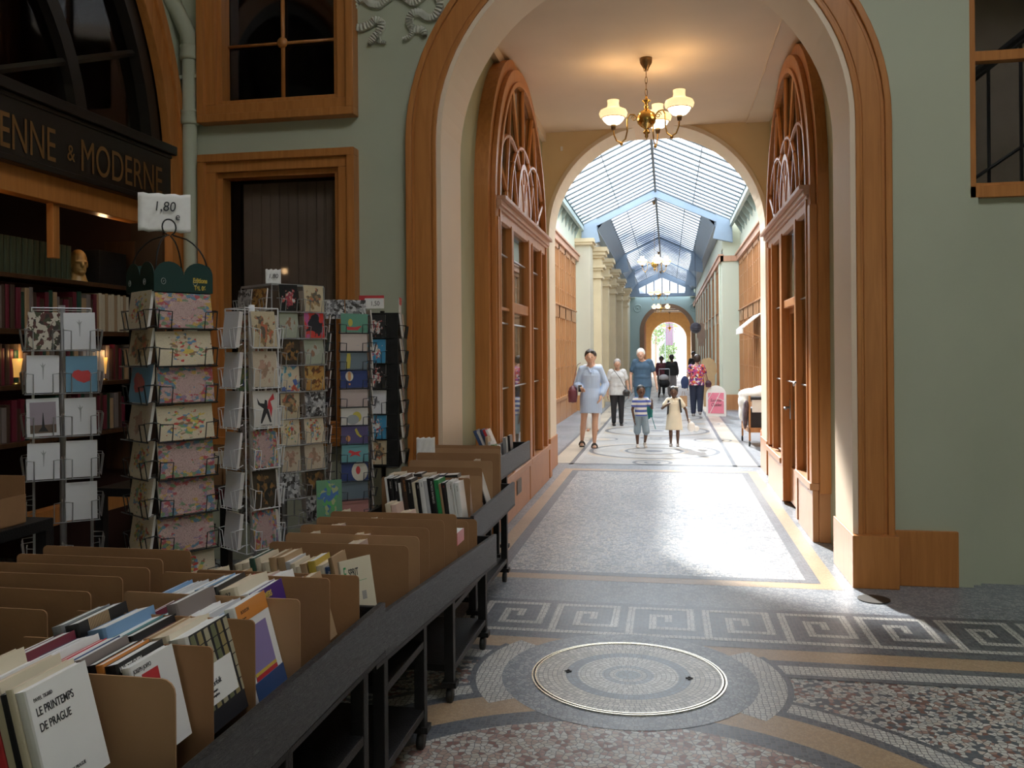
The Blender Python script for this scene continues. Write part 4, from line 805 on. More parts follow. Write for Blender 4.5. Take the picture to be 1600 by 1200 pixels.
def book(loc, w, h, d, colname, lean, label, group, pg=None, yaw=0, title=None, tilt=0, deco=None):
    cv, pgm = book_mesh(w, h, d, None, None)
    pg = pg or (pagesc if colname in ('cream','tan','pinkish') else pages)
    th = thing('book', label, 'book', loc, 0, group)
    th.rotation_euler = (tilt, lean, yaw)
    cv.build('cover', BM[colname], th); pgm.build('page_block', pg, th)
    if title:
        tx, tc, sz, where = title
        if where == 'spine': M_ = Matrix.Translation((w/2, -w*.12, h*.93)) @ Matrix.Rotation(PI/2, 4, 'Y') @ Matrix.Rotation(PI/2,4,'X') ; al = 'LEFT'
        elif where == 'spine_h': M_ = Matrix.Translation((w/2,-w*.12,h*.9)) @ Matrix.Rotation(PI/2,4,'X'); al = 'CENTER'
        text_mesh(tx, sz, M_, tc, 'title', th, sx=.85, align=al)
    if deco: deco(th, w, h, d)
    return th
Ry = lambda a: Matrix.Rotation(a, 4, 'Y')
FR = Matrix(((0,0,1,0),(1,0,0,0),(0,1,0,0),(0,0,0,1)))     # text plane -> plane facing +x, reading along +y
# covers facing the passage: helper to put flat shapes / text on the x=w side
def on_cover(th, w): 
    def tx(s_, size, y, z, mat, sx=.8, bold=0, name='title', shear=0): text_mesh(s_, size, Matrix.Translation((w+.0006, y, z)) @ FR, mat, name, th, sx=sx, align='LEFT', bold=bold, ex=.0003, shear=shear)
    def rect(name, y0, y1, z0, z1, mat, e=.0005, k=0): m = MB(); m.box(w-.0001, w+e, y0, y1, z0, z1); m.build(name, mat, th)
    return tx, rect
def deco_prague(th, w, h, d):
    tx, rect = on_cover(th, w); tx('PAVEL TIGRID', .0095, .012, h-.026, ink); tx('LE PRINTEMPS', .0215, .012, h-.052, ink, .72, .0002); tx('DE PRAGUE', .0215, .012, h-.080, ink, .72, .0002); tx('LE PRINTEMPS DE PRAGUE', .009, .014, .03, ink)
def deco_bamboo(th, w, h, d):
    tx, rect = on_cover(th, w); rect('photograph', .0, d, 0, h, ink)
    m = MB(); cols = [flat('bamboo_green', (.16,.17,.09), .5), flat('bamboo_ochre', (.30,.24,.11), .5), flat('bamboo_pale', (.40,.36,.25), .5)]
    for i in range(6):
        y = .012+i*(d-.02)/5.5
        mm = MB()
        for k in range(6): mm.tube([(w+.0008,y+.002*k,h-.004-k*.03),(w+.0008,y+.002*k+.002,h-.031-k*.03)], [.0090,.0100], 6, flat=.10, up=(1,0,0))
        mm.build('bamboo_stalk', cols[i % 3], th)
    rect('white_label', .02, d-.035, .055, h-.085, paper, .002)
    for s_, sz, z in (('ETIENNE', .006, .108), ('Norfolk', .019, .093), ('souvenirs', .009, .080), ('Complices', .009, .070)): text_mesh(s_, sz, Matrix.Translation((w+.0024,.03,z)) @ FR, ink, 'title', th, sx=.8, align='LEFT', shear=.15 if 'N' in s_ else 0)
def deco_orange(th, w, h, d):
    tx, rect = on_cover(th, w); rect('orange_band', 0, d, h-.045, h, BM['orange']); rect('picture_violet', .015, d-.03, .03, h-.065, flat('violet_print', (.26,.20,.42), .4), .001); rect('picture_yellow', .015, d-.03, .058, .066, BM['yellow'], .0015); rect('picture_red', .015, d-.03, .047, .057, BM['red'], .0015); rect('picture_blue', .0, d, 0, .046, BM['dark blue'], .002)
    tx('BOUDON', .012, .02, h-.024, ink); tx('L\'ouvrier', .007, .02, h-.038, ink)
def deco_joffo(th, w, h, d):
    tx, rect = on_cover(th, w); tx('JOSEPH JOFFO', .0125, .006, h-.018, ink, .75); rect('red_square', .03, .085, h-.065, h-.026, BM['red'], .0008)
def deco_chien(th, w, h, d):
    tx, rect = on_cover(th, w); tx('UN PETIT CHIEN', .016, .004, h-.02, paper, .62, .0004)
def deco_esprit(th, w, h, d):
    tx, rect = on_cover(th, w); tx('E', .070, .012, h-.072, BM['green'], .38, .0004, 'green_initial'); tx('SPRIT', .038, .034, h-.060, ink, .50, .0005); rect('rule', .012, .115, h-.082, h-.0805, BM['green'])
    tx('revue internationale', .006, .02, h-.092, ink)
    for k in range(4): tx(('Deux regards sur', 'avec les textes de', 'P. Thibaud  J.-M.', 'Editions du Seuil')[k], .007, .022, h-.115-.013*k, ink)
    rect('small_print', .085, .105, h-.15, h-.12, flat('grey_print', (.35,.32,.3), .6))
def deco_jersey(th, w, h, d):
    tx, rect = on_cover(th, w); tx('FORMERS', .022, .006, h-.028, BM['yellow'], .75, .0006)
def deco_stripes(th, w, h, d):
    m = MB()
    for i in range(14): m.box(w-.0001, w+.0005, .035+i*.0055, .0385+i*.0055, h-.03, h)
    m.build('striped_print', BM['tan'], th)
    tx, rect = on_cover(th, w)
def deco_flame(th, w, h, d):
    m = MB()
    for i in range(9): m.ell((w, .05+i*.008, h-.01-.003*(i % 3)), (.0006,.007,.006), 8, 5)
    m.build('flame_print', BM['yellow'], th)
def row(specs, xr, y, z, hdef, ddef, lean, place, group, pr='right', yaw=0, tilt=0, wdef=.024):
    """books standing side by side, first one rightmost; spines towards the camera, leaning left"""
    x = xr; n = len(specs)
    for i, sp in enumerate(specs):
        col = sp[0]; w = sp[1] if len(sp) > 1 and sp[1] else wdef; h = sp[2] if len(sp) > 2 and sp[2] else hdef+rnd.uniform(-.008,.008); d = (sp[3] if len(sp) > 3 and sp[3] else ddef)*(1.14 if 'nearest tray' in place or 'nearest divider' in place else 1)
        ttl = sp[4] if len(sp) > 4 else None; deco = sp[5] if len(sp) > 5 else None; lb = sp[6] if len(sp) > 6 else None
        ln = lean+rnd.uniform(-.02,.02)
        x -= w/cos(ln)+.001
        lab = lb or '%s-covered book, %s from the right %s' % (col, ORDF[i] if i < 20 else 'twenty-first', place)
        book((x, y+rnd.uniform(-.004,.004), z), w, h, d, col, ln, lab, group, None, yaw+rnd.uniform(-.02,.02), ttl, tilt, deco)
g1 = 'paperbacks in the nearest right-hand tray'
LN = -.26
row([('white',.022,.205,.14,None,deco_prague,'white paperback reading LE PRINTEMPS DE PRAGUE in front of the nearest divider'),('cream',.016,.21),('black',.014,.20),('cream',.02,.215),('red',.02,.20),('white',.03,.20),('cream',.02,.225),('navy',.02,.20),('white',.02,.2)], -1.075, 1.36, .825, .205, .14, LN, 'in the front row before the nearest divider', g1)
row([('white',.020,.20,.13,None,deco_joffo,'white paperback with the author name JOSEPH JOFFO and a red square'),('black',.03,.205,.14,None,deco_chien,'black paperback with white words UN PETIT CHIEN on its cover'),('orange',.018),('black',.022),('grey-brown',.026),('dark blue',.034),('red',.014),('white',.028),('navy',.03),('burgundy',.03),('white',.03)], -1.035, 1.59, .79, .205, .14, LN, 'between the first and second dividers in nearest tray', g1)
row([('white',.050,.225,.155,None,deco_bamboo,'thick white paperback with bamboo stems and a white label on its cover'),('cream',.045,.225,.15),('tan',.016,.225),('burgundy',.02,.215,.14,('EVO',paper,.014,'spine_h')),('black',.028,.225,.15,('JOSEPH',paper,.012,'spine')),('teal',.035,.22,.15),('sky blue',.048,.235,.16),('red',.016,.20),('black',.035,.245,.16,None,deco_stripes,'thick black book with a striped gold print on its cover'),('grey',.03,.24,.15,None,deco_flame)], -1.0, 1.775, .765, .22, .15, LN, 'between the second and third dividers in nearest tray', g1)
row([('white',.03,.24,.14,None,deco_orange,'white paperback with an orange band and a violet picture on its cover'),('sky blue',.018,.225,.14),('white',.022),('pale grey',.022),('white',.03),('white',.02),('grey-brown',.03,.245,.15),('pale grey',.02),('teal',.02),('burgundy',.018),('white',.02)], -.985, 1.96, .765, .215, .14, LN, 'between the third and fourth dividers in nearest tray', g1)
row([('violet',.024,.22,.13,None,deco_jersey,'dark violet paperback with yellow capital letters on its cover'),('white',.024,.215),('cream',.055,.225,.15,('27',ink,.018,'spine_h')),('black',.03,.23,.14),('sky blue',.035,.225,.14),('white',.03,.21),('white',.024,.205),('pale grey',.024,.205),('white',.022,.20),('sky blue',.014,.205)], -1.03, 2.15, .77, .215, .14, LN, 'between the fourth and fifth dividers in nearest tray', g1)
row([('tan',.03,.20),('cream',.02,.19),('orange',.04,.18),('white',.04,.20),('pinkish',.05,.19),('white',.03,.185),('red',.014,.185),('cream',.014,.185),('burgundy',.014,.185),('cream',.014,.185),('red',.014,.185)], -.99, 2.35, .765, .19, .12, LN, 'behind the fifth divider in nearest tray', g1)
g2 = 'old paperbacks in the middle tray'
book((-1.12, 2.90, .60), .010, .285, .145, 'cream', -.20, 'cream magazine titled ESPRIT with a green capital E leaning at the front of the middle tray', g2, pagesc, -.50, None, .0, deco_esprit)
row([('tan',.010,.255,.13),('tan',.012,.25,.13),('dark blue',.022,.215,.13,('Ajar',paper,.012,'spine')),('cream',.028,.22,.13),('yellow',.03,.235,.14),('tan',.026,.225,.13),('cream',.016,.215),('cream',.018,.225),('pale grey',.02,.23),('tan',.03,.245,.15),('tan',.025,.245,.15),('cream',.03,.225),('cream',.024,.24,.15),('dark green',.02,.24,.16),('cream',.03,.22),('cream',.03,.215)], -1.150, 2.97, .635, .22, .14, -.2, 'in the front row of the middle tray', g2)
row([('cream',.03,.22),('tan',.025,.23),('cream',.02,.215),('pinkish',.03,.22),('cream',.03,.235),('cream',.02,.23),('tan',.025,.22)], -1.42, 2.79, .62, .22, .13, -.2, 'at the very front left of the middle tray', g2)
for i, (x, y) in enumerate(((-1.20,3.33),(-1.24,3.48),(-1.45,3.48),(-1.42,3.63),(-1.3,3.8),(-1.5,4.0),(-1.2,4.02),(-1.35,4.28))):
    row([('pinkish',.03,.275-.01*(i % 3)),('cream',.028,.27)], x, y+.01, .575, .25, .12, -.15, 'behind divider group %s of the middle tray' % ORDF[i], g2)
book((-1.12, 4.02, .70), .12, .06, .14, 'red', 0, 'red book with a white band lying on top at the back right of the middle tray', g2, None, 0, None, 0)
g3 = 'books at the front of the far tray'
row([('white',.028,.225,.13,('HISTOIRE',ink,.009,'spine')),('white',.012,.235),('white',.022,.235,.13,('LA REVUE',ink,.008,'spine')),('white',.012,.225),('black',.024,.225,.13,('ETE',redp,.009,'spine')),('tan',.012,.22),('green',.028,.24,.15,('NATURE',ink,.011,'spine')),('black',.04,.25,.15,('PATRICK RAMBAUD',paper,.017,'spine')),('pale grey',.022,.235),('white',.028,.24,.13,('LE SEUIL',ink,.008,'spine')),('black',.02,.225,.13,('NOIRS',paper,.008,'spine')),('cream',.02,.225),('black',.035,.24,.13,('ARTS ET CRIMES',paper,.010,'spine')),('dark brown',.03,.255,.15,('LES AMANTS',BM['orange'],.014,'spine')),('white',.014,.22),('black',.034,.245,.14,('TEMPS MODERNES',paper,.008,'spine')),('black',.03,.245,.14,('NOUVELLES',paper,.009,'spine')),('white',.014,.25,.14)], -1.17, 4.86, .645, .235, .14, -.13, 'in the front row of the far tray', g3)
row([('pinkish',.05,.27),('black',.08,.285,.1),('navy',.04,.285,.1),('red',.03,.28),('cream',.06,.285),('black',.05,.29),('white',.03,.28),('white',.05,.28),('cream',.08,.285)], -1.18, 5.06, .60, .28, .12, -.1, 'in the second row of the far tray', g3)
row([('white',.006,.30,.12,('K',ink,.03,'spine_h')),('black',.02,.22),('white',.006,.24),('pinkish',.006,.24)], -1.125, 5.45, .56, .25, .10, -.30, 'leaning behind the dividers of the far tray', g3)
row([('cream',.03,.32),], -1.55, 5.8, .60, .3, .1, -.1, 'lying behind the dividers of the far tray', g3)
row([('cream',.03,.345,.08)], -1.25, 5.64, .56, .3, .08, 0, 'lying on the fourth divider of the far tray', g3)
g4 = 'books in the farthest tray'
row([('white',.02,.21),('green',.03,.22,.10),('pale grey',.02,.24),('tan',.02,.28)], -1.27, 6.45, .70, .22, .11, -.05, 'at the front of the farthest tray', g4)
row([('white',.02,.32),('red',.02,.32),('navy',.02,.32),('pale grey',.02,.31),('dark blue',.03,.31)], -1.29, 6.75, .71, .30, .12, -.42, 'leaning in the farthest tray', g4)
row([('black',.02,.24),('white',.02,.22),('grey',.02,.22)], -1.27, 6.98, .70, .22, .12, -.05, 'at the back of the farthest tray', g4)
# crumpled hand-written paper tag
def paper_sheet(name, label, loc, rz, w, h, txt, size, parent=None, tilt=0, cat='sign'):
    th = thing(name, label, cat, loc, rz); th.rotation_euler = (tilt, 0, rz)
    m = MB(); n = 10; f = lambda i, j: (-w/2+w*i/n, .006*sin(i*1.9+j*.7)*cos(j*1.3), h*j/n+.004*sin(i*2.1))
    vs = [f(i,j) for j in range(n+1) for i in range(n+1)] + [(x, y+.004, z) for x, y, z in [f(i,j) for j in range(n+1) for i in range(n+1)]]
    K = (n+1)**2; fs = []
    for j in range(n):
        for i in range(n): a = j*(n+1)+i; fs += [(a,a+1,a+n+2,a+n+1), (K+a+n+1,K+a+n+2,K+a+1,K+a)]
    for i in range(n): a = i; fs.append((a,K+a,K+a+1,a+1)); a = n*(n+1)+i; fs.append((a+1,K+a+1,K+a,a)); a = i*(n+1); fs.append((a+n+1,K+a+n+1,K+a,a)); a = i*(n+1)+n; fs.append((a,K+a,K+a+n+1,a+n+1))
    m.add(vs, fs); m.build('sheet', paper, th, True)
    for s_, sx_, z_, k in txt: text_mesh(s_, size*k, Matrix.Translation((sx_, -.009, z_)) @ Rx, ink, 'handwriting', th, sx=.9, shear=.12, ex=.001)
    return th
paper_sheet('handwritten_tag', 'crumpled white plastic-wrapped tag sticking up behind the far dividers', (-1.68, 5.86, .86), .3, .13, .17, [], .05)
# ------------------------------------------------------------ inside the bookshop
def shelf_run(label, y0, y1, z, x=-4.05, dep=.28):
    th = thing('wall_shelf', label, 'shelf', (x, y0, z)); m = MB(); m.box(-dep, 0, 0, y1-y0, -.03, 0); m.build('board', wood_d2, th, bev=.003); m = MB(); m.box(-dep,-.02,-.02,0,-.34,.36); m.build('upright', wood_d2, th); m = MB(); m.box(-dep,-.02,y1-y0,y1-y0+.02,-.34,.36); m.build('upright', wood_d2, th)
wood_d2 = wood('dark_shelf_wood', (.05,.022,.010), (.085,.04,.018), .4)
for z, l in ((2.15,'top dark shop shelf carrying the bust and green bound volumes'), (1.80,'second dark shop shelf behind the rack of white cards'), (1.44,'third dark shop shelf at the height of the little lamps'), (1.08,'lowest dark shop shelf')): shelf_run(l, 4.1, 6.08, z)
def shelfbook(y, w, h, z, col, label, grp, d=.16):
    cv, pgm = book_mesh(w, h, d, None, None); th = thing('shelf_book', label, 'book', (-4.09, y, z+.002), PI/2, grp)
    cv.build('cover', BM[col] if isinstance(col, str) else col, th); pgm.build('page_block', pagesc, th)
gb = flat('dark_green_leather', (.045,.06,.035), .5)
for i in range(13):
    th_ = 4.66+i*.052
    shelfbook(th_+.05, .048, .235, 2.15, gb, 'dark green leather-bound volume on the top shop shelf, one of a matching set', 'green bound set on the top shop shelf')
for i in range(11):
    shelfbook(5.64+i*.036, .033, .27+.01*(i % 2), 1.80, 'cream' if i % 3 else 'tan', 'aged cream volume, %s from the left in the pale group on the second shop shelf' % ORDF[i], 'pale volumes on the second shop shelf')
dk = ['dark brown','burgundy','dark green','tan','grey-brown','dark brown','burgundy']
k = 0
for z, ya, yb, nm_ in ((1.80,4.2,5.6,'second'),(1.44,4.2,6.0,'third'),(1.08,4.2,5.9,'lowest')):
    y = ya; i = 0
    while y < yb:
        w = rnd.uniform(.03,.05); c_ = dk[k % 7] if not (z == 1.44 and 5.45 < y < 5.7) else 'pale grey'; shelfbook(y+w, w-.002, rnd.uniform(.2,.28), z, c_, '%s old volume on the %s shop shelf, %s along from the left' % (c_, nm_, ('book number %d' % (i+1)) if i > 19 else ORDF[i]), 'dark old volumes on the shop shelves'); y += w; k += 1; i += 1
# bust
wax = flat('ochre_plaster_head', (.50,.30,.10), .45)
th = thing('plaster_bust', 'ochre plaster bust of a bald man on the top shop shelf', 'sculpture', (-4.17, 5.56, 2.15), PI/2-.55)
m = MB(); m.ell((0,0,.155), (.058,.075,.085)); m.ell((0,-.015,.10), (.048,.06,.06)); m.ell((0,-.075,.12), (.012,.02,.022)); m.ell((0,-.06,.145), (.045,.02,.012)); m.tube([(0,.01,.0),(0,.01,.08)], [.07,.045], 14); m.ell((0,-.062,.092), (.025,.015,.008)); m.ell((0,-.058,.07), (.022,.018,.015)); m.ell((.058,.0,.13), (.01,.018,.025)); m.ell((-.058,.0,.13), (.01,.018,.025))
o = m.build('head', wax, th, True); r_ = o.modifiers.new('r', 'REMESH'); r_.mode = 'VOXEL'; r_.voxel_size = .005; r_.use_smooth_shade = True
th = thing('plaster_figurine', 'slim pale figurine between the green volumes and the head', 'sculpture', (-4.14, 5.40, 2.15)); m = MB(); m.lathe([(.03,0),(.032,.02),(.015,.06),(.018,.12),(.012,.15),(.02,.17),(.018,.2),(.002,.215)], n=16); m.build('body', wax, th, True)
m = MB(); m.box(-4.27,-4.10,5.70,6.02,2.152,2.40); o = m.build('black_box', black, None, bev=.004); tag(o, 'black box on the top shop shelf right of the plaster head', 'box')
lampm = flat('lit_lamp_shade', (.8,.5,.15), .5, emit=(1.0,.50,.12), es=.5)
for i, (y, z, r) in enumerate(((4.86,1.44,.045),(5.74,1.44,.026))):
    th = thing('small_table_lamp', 'small glowing amber lamp on the third shop shelf, %s' % ('left behind the white card rack' if i == 0 else 'right between the racks'), 'lamp', (-4.10, y, z)); m = MB(); m.lathe([(r*.9,.0),(r,.01),(r*.3,.02),(r*.25,.05)], n=16); m.build('base', brass, th, True); m = MB(); m.lathe([(r*.55,.05),(r,.17),(r*.98,.17),(r*.5,.05)], n=20); m.build('shade', lampm, th, True)
    l = lamp('lamp_bulb', 'POINT', (0,0,0), .2, (1,.55,.2), .02); l.parent = th; l.location = (.05,0,.2)
th = thing('ceiling_spotlight', 'tiny bright spotlight under the fascia of the bookshop', 'lamp', (-4.02, 6.02, 2.72)); m = MB(); m.lathe([(.03,0),(.03,.05),(.01,.06)], n=14); m.build('housing', black, th, True); m = MB(); m.ell((0,0,-.004), (.016,.016,.012), 10, 6); m.build('bulb', flat('hot_bulb', (1,.9,.7), .3, emit=(1,.85,.6), es=14), th, True)
l = lamp('shop_spot', 'POINT', (-4.0, 5.6, 2.55), .8, (1,.62,.3), .03)
l = lamp('shop_spot', 'POINT', (-3.98, 4.3, 2.5), 1.2, (1,.62,.3), .03)
# low tables with boxes of books behind the racks
def lowbox(label, x, y, z, w, d, rz=0, nb=5, col=('cream','tan','pinkish')):
    th = thing('cardboard_box', label, 'box', (x,y,z), rz); m = MB(); m.box(-w/2,w/2,-d/2,-d/2+.006,0,.12); m.build('front_wall', card_b, th); m = MB(); m.box(-w/2,w/2,d/2-.006,d/2,0,.2); m.build('back_wall', card_b, th)
    for s_ in (-1,1): m = MB(); m.box(s_*w/2-.003,s_*w/2+.003,-d/2,d/2,0,.12); m.build('side_wall', card_b, th)
    m = MB(); m.box(-w/2,w/2,-d/2,d/2,-.006,0); m.build('bottom', card_b, th)
def table(label, x0, x1, y0, y1, z):
    th = thing('display_table', label, 'table', ((x0+x1)/2,(y0+y1)/2,0)); a, b_ = (x1-x0)/2, (y1-y0)/2; m = MB(); m.box(-a,a,-b_,b_,z-.05,z); m.build('top', black, th, bev=.004)
    for sx_ in (-1,1):
        for sy_ in (-1,1): m = MB(); m.box(sx_*a-sx_*.05,sx_*a,sy_*b_-sy_*.05,sy_*b_,0,z-.05); m.build('leg', black, th)
table('black display table at the left edge behind the trolleys', -3.6, -2.72, 2.7, 3.45, .90)
lowbox('open cardboard box of books on the table at the left edge', -2.97, 3.2, .905, .42, .25)
table('black display table between the white card rack and the black card rack', -3.35, -2.5, 4.6, 5.3, .84)
lowbox('open cardboard box on the table behind the racks', -2.85, 4.95, .845, .42, .3)
row([('white',.02,.17),('cream',.03,.19),('cream',.02,.18)], -2.8, 3.1, .915, .18, .13, -.1, 'in the box on the table at the left edge', 'books on the low tables')
row([('cream',.10,.16),('pinkish',.04,.15),('cream',.05,.17)], -2.7, 4.85, .86, .15, .15, -.05, 'in the box on the table behind the racks', 'books on the low tables')
m = MB(); m.box(-2.74,-2.52,4.62,4.66,.79,.845); o = m.build('red_cloth_edge', flat('dark_red_cloth', (.12,.01,.02), .8)); o.location = (0,-.03,0); tag(o, 'strip of dark red cloth on the table edge behind the racks', 'cloth')

# ------------------------------------------------------------ card racks
PK_ = {
 'map': pic('picture_map', (.60,.42,.40), [(.55,.10,.12),(.70,.45,.12),(.12,.30,.45),(.6,.35,.35),(.20,.35,.2),(.7,.5,.45),(.35,.25,.4)], 7.5, .53, False, .7),
 'cartoon': pic('cartoon', (.72,.62,.46), [(.62,.08,.06),(.72,.52,.12),(.15,.30,.5),(.70,.50,.36),(.3,.2,.12),(.72,.62,.46),(.2,.4,.2)], 8.5, .47, True, .3),
 'white': pic('small_drawing', (.72,.71,.74), [(.25,.24,.27),(.5,.5,.54)], 7, .33, True, 0),
 'flowers': pic('dark_flowers', (.62,.56,.48), [(.03,.02,.02),(.10,.03,.03),(.05,.06,.03)], 4, .52, None, 0),
 'vintage': pic('vintage_poster', (.60,.50,.34), [(.30,.20,.10),(.45,.30,.15),(.12,.10,.08),(.5,.15,.08)], 5, .5, True, .2),
 'photo': pic('black_white_photograph', (.50,.50,.52), [(.03,.03,.03),(.15,.15,.16),(.35,.35,.36),(.6,.6,.6)], 5, .58, None, .3),
 'dark': pic('dark_painting', (.05,.035,.025), [(.15,.08,.04),(.28,.15,.05),(.02,.02,.02)], 4, .5, True, 0),
 'orange': pic('orange_picture', (.55,.30,.08), [(.25,.08,.02),(.6,.4,.15),(.12,.05,.02)], 5, .5, None, .3),
 'redblack': pic('red_black_picture', (.03,.03,.04), [(.65,.05,.04),(.60,.06,.05),(.5,.12,.3)], 2.5, .48, False, 0),
 'performer': pic('performer_photo', (.012,.012,.014), [(.55,.10,.08),(.55,.42,.34),(.30,.05,.08),(.6,.6,.6)], 7.5, .44, True, 0),
 'bluephoto': pic('blue_stage_photo', (.05,.28,.50), [(.5,.06,.08),(.6,.5,.4),(.7,.7,.7)], 8, .42, True, 0),
 'green': pic('green_scene', (.12,.28,.16), [(.05,.15,.4),(.1,.35,.12),(.35,.4,.2)], 5, .5, True, 0),
 'mist': pic('misty_tower', (.36,.38,.30), [(.30,.16,.10),(.42,.42,.36)], 4, .42, True, 0),
 'modern': pic('colour_blocks', (.62,.52,.38), [(.55,.10,.06),(.10,.15,.40),(.1,.3,.4),(.6,.5,.35)], 2.6, .5, None, 0),
 'beige': pic('beige_sketch', (.60,.50,.38), [(.35,.22,.15),(.5,.3,.22)], 6, .40, True, .3),
 'bluecard': pic('blue_card_red_shape', (.15,.30,.44), [(.5,.10,.10),(.55,.14,.12)], 1.6, .40, True, 0),
}
PN = {'map':'pink picture-map', 'cartoon':'cream comic-drawing', 'white':'white small-drawing', 'flowers':'dark-flowered', 'vintage':'brownish vintage-poster', 'photo':'monochrome photo', 'dark':'dark painting', 'orange':'orange picture', 'redblack':'red and black', 'performer':'stage-performer', 'bluephoto':'bright blue stage-photo', 'green':'green illustrated', 'mist':'misty grey-green', 'modern':'colour-block', 'beige':'beige sketch', 'bluecard':'blue', }
edge = flat('card_edges', (.74,.70,.66), .7)
def solid_pic(name, c): return flat('card_stock_'+name, c, .4, var=.03)
def card(name, M, w, h, t, mat, label, group, rot=0, deco=None):
    m = MB(); m.box(-w/2, w/2, 0, t, 0, h); r = min(w,h)*.0
    m.f = m.f; m.m = [1]*6; m.m[2] = 0
    o = m.build(name, [mat, edge], None, bev=.0); o.matrix_world = M; tag(o, label, 'card', group)
    if deco: deco(o, w, h)
    return o
def shp(name, o, pts, mat, e=.0006): m = MB(); m.prism(pts, -e, .0002, XZ); return m.build(name, mat, o)
def ellp(cx, cz, rx, rz, n=20): return [(cx+rx*cos(T2*i/n), cz+rz*sin(T2*i/n)) for i in range(n)]
YL = solid_pic('yellow', (.55,.45,.08)); RDm = solid_pic('red', (.60,.05,.06)); CRm = solid_pic('cream', (.66,.60,.52)); ORm = solid_pic('orange', (.65,.30,.12)); GYm = solid_pic('grey', (.35,.36,.38))
def d_boat(o, w, h): shp('red_boat', o, [(-.05,h*.30),(-.042,h*.12),(.02,h*.12),(.045,h*.36),(.0,h*.28)], RDm); shp('yellow_figure', o, ellp(-.025,h*.52,.014,h*.2), YL, .0008)
def d_balloon(o, w, h): shp('balloon', o, ellp(-.028,h*.62,.024,h*.26), CRm); shp('balloon_stripes', o, ellp(-.028,h*.62,.010,h*.26), ORm, .0009); shp('balloon_basket', o, [(-.033,h*.15),(-.023,h*.15),(-.022,h*.25),(-.034,h*.25)], ORm, .0009)
def d_moon(o, w, h): shp('yellow_moon', o, ellp(.015,h*.42,.028,h*.28), YL); shp('grey_mouse', o, ellp(-.01,h*.28,.038,h*.26), GYm, .0009)
def d_plane(o, w, h): shp('red_aeroplane', o, [(-.042,h*.5),(-.02,h*.42),(-.035,h*.25),(.0,h*.36),(.035,h*.25),(.022,h*.42),(.04,h*.55),(.0,h*.5),(-.03,h*.62)], RDm)
def d_fruit(o, w, h): shp('yellow_banana', o, [(.0,h*.7),(.01,h*.8),(.03,h*.45),(.045,h*.35),(.035,h*.3),(.012,h*.45)], YL); shp('orange_bird', o, ellp(-.04,h*.25,.014,h*.16), ORm)
def d_figure(o, w, h): shp('yellow_figure', o, [(-.05,h*.05),(-.045,h*.5),(-.04,h*.85),(-.02,h*.85),(-.018,h*.6),(-.025,h*.05)], YL)
def d_disc(o, w, h): shp('pale_disc', o, ellp(.03,h*.45,.05,h*.5), CRm); shp('red_mark', o, ellp(.02,h*.5,.014,h*.2), RDm, .0009)
def d_sq(o, w, h): shp('thin_sketch', o, [(.0,h*.3),(.03,h*.28),(.04,h*.36),(.032,h*.30)], GYm)
def d_tower(o, w, h):
    shp('dusk_photo', o, [(-w*.4,h*.08),(w*.4,h*.08),(w*.4,h*.9),(-w*.4,h*.9)], solid_pic('mauve_dusk', (.36,.30,.36))); shp('ground', o, [(-w*.4,h*.08),(w*.4,h*.08),(w*.4,h*.3),(-w*.4,h*.3)], solid_pic('brown_ground', (.14,.09,.07)), .0009); shp('tower', o, [(-.022,h*.12),(.022,h*.12),(.006,h*.25),(.001,h*.62),(-.001,h*.62),(-.006,h*.25)], ink, .0012)
def d_blue(o, w, h): shp('red_heart', o, [(-.045,h*.45),(-.035,h*.58),(-.015,h*.62),(0,h*.58),(.03,h*.6),(.045,h*.48),(.04,h*.32),(.01,h*.25),(-.02,h*.32)], RDm)
def d_twig(o, w, h): shp('small_twig_drawing', o, [(-.001,h*.35),(.001,h*.35),(.004,h*.68),(.012,h*.78),(.002,h*.72),(-.002,h*.82),(-.004,h*.72),(-.013,h*.77),(-.003,h*.66)], GYm)
def d_dancer(o, w, h):
    shp('black_dancer', o, [(-.035,h*.1),(-.02,h*.35),(-.01,h*.5),(-.04,h*.62),(-.045,h*.8),(-.03,h*.66),(-.005,h*.64),(.0,h*.75),(.012,h*.72),(.012,h*.55),(.02,h*.4),(.03,h*.12),(.02,h*.12),(.005,h*.38),(-.025,h*.1)], ink)
    shp('red_figure', o, [(.01,h*.5),(.02,h*.72),(.05,h*.92),(.055,h*.75),(.03,h*.7),(.04,h*.5),(.03,h*.25),(.022,h*.48)], RDm, .0009)
    text_mesh('CASINO DE PARIS', .010, Matrix.Translation((0,-.0012,h*.03)) @ Rx, ink, 'title', o, sx=.8, ex=.0004)
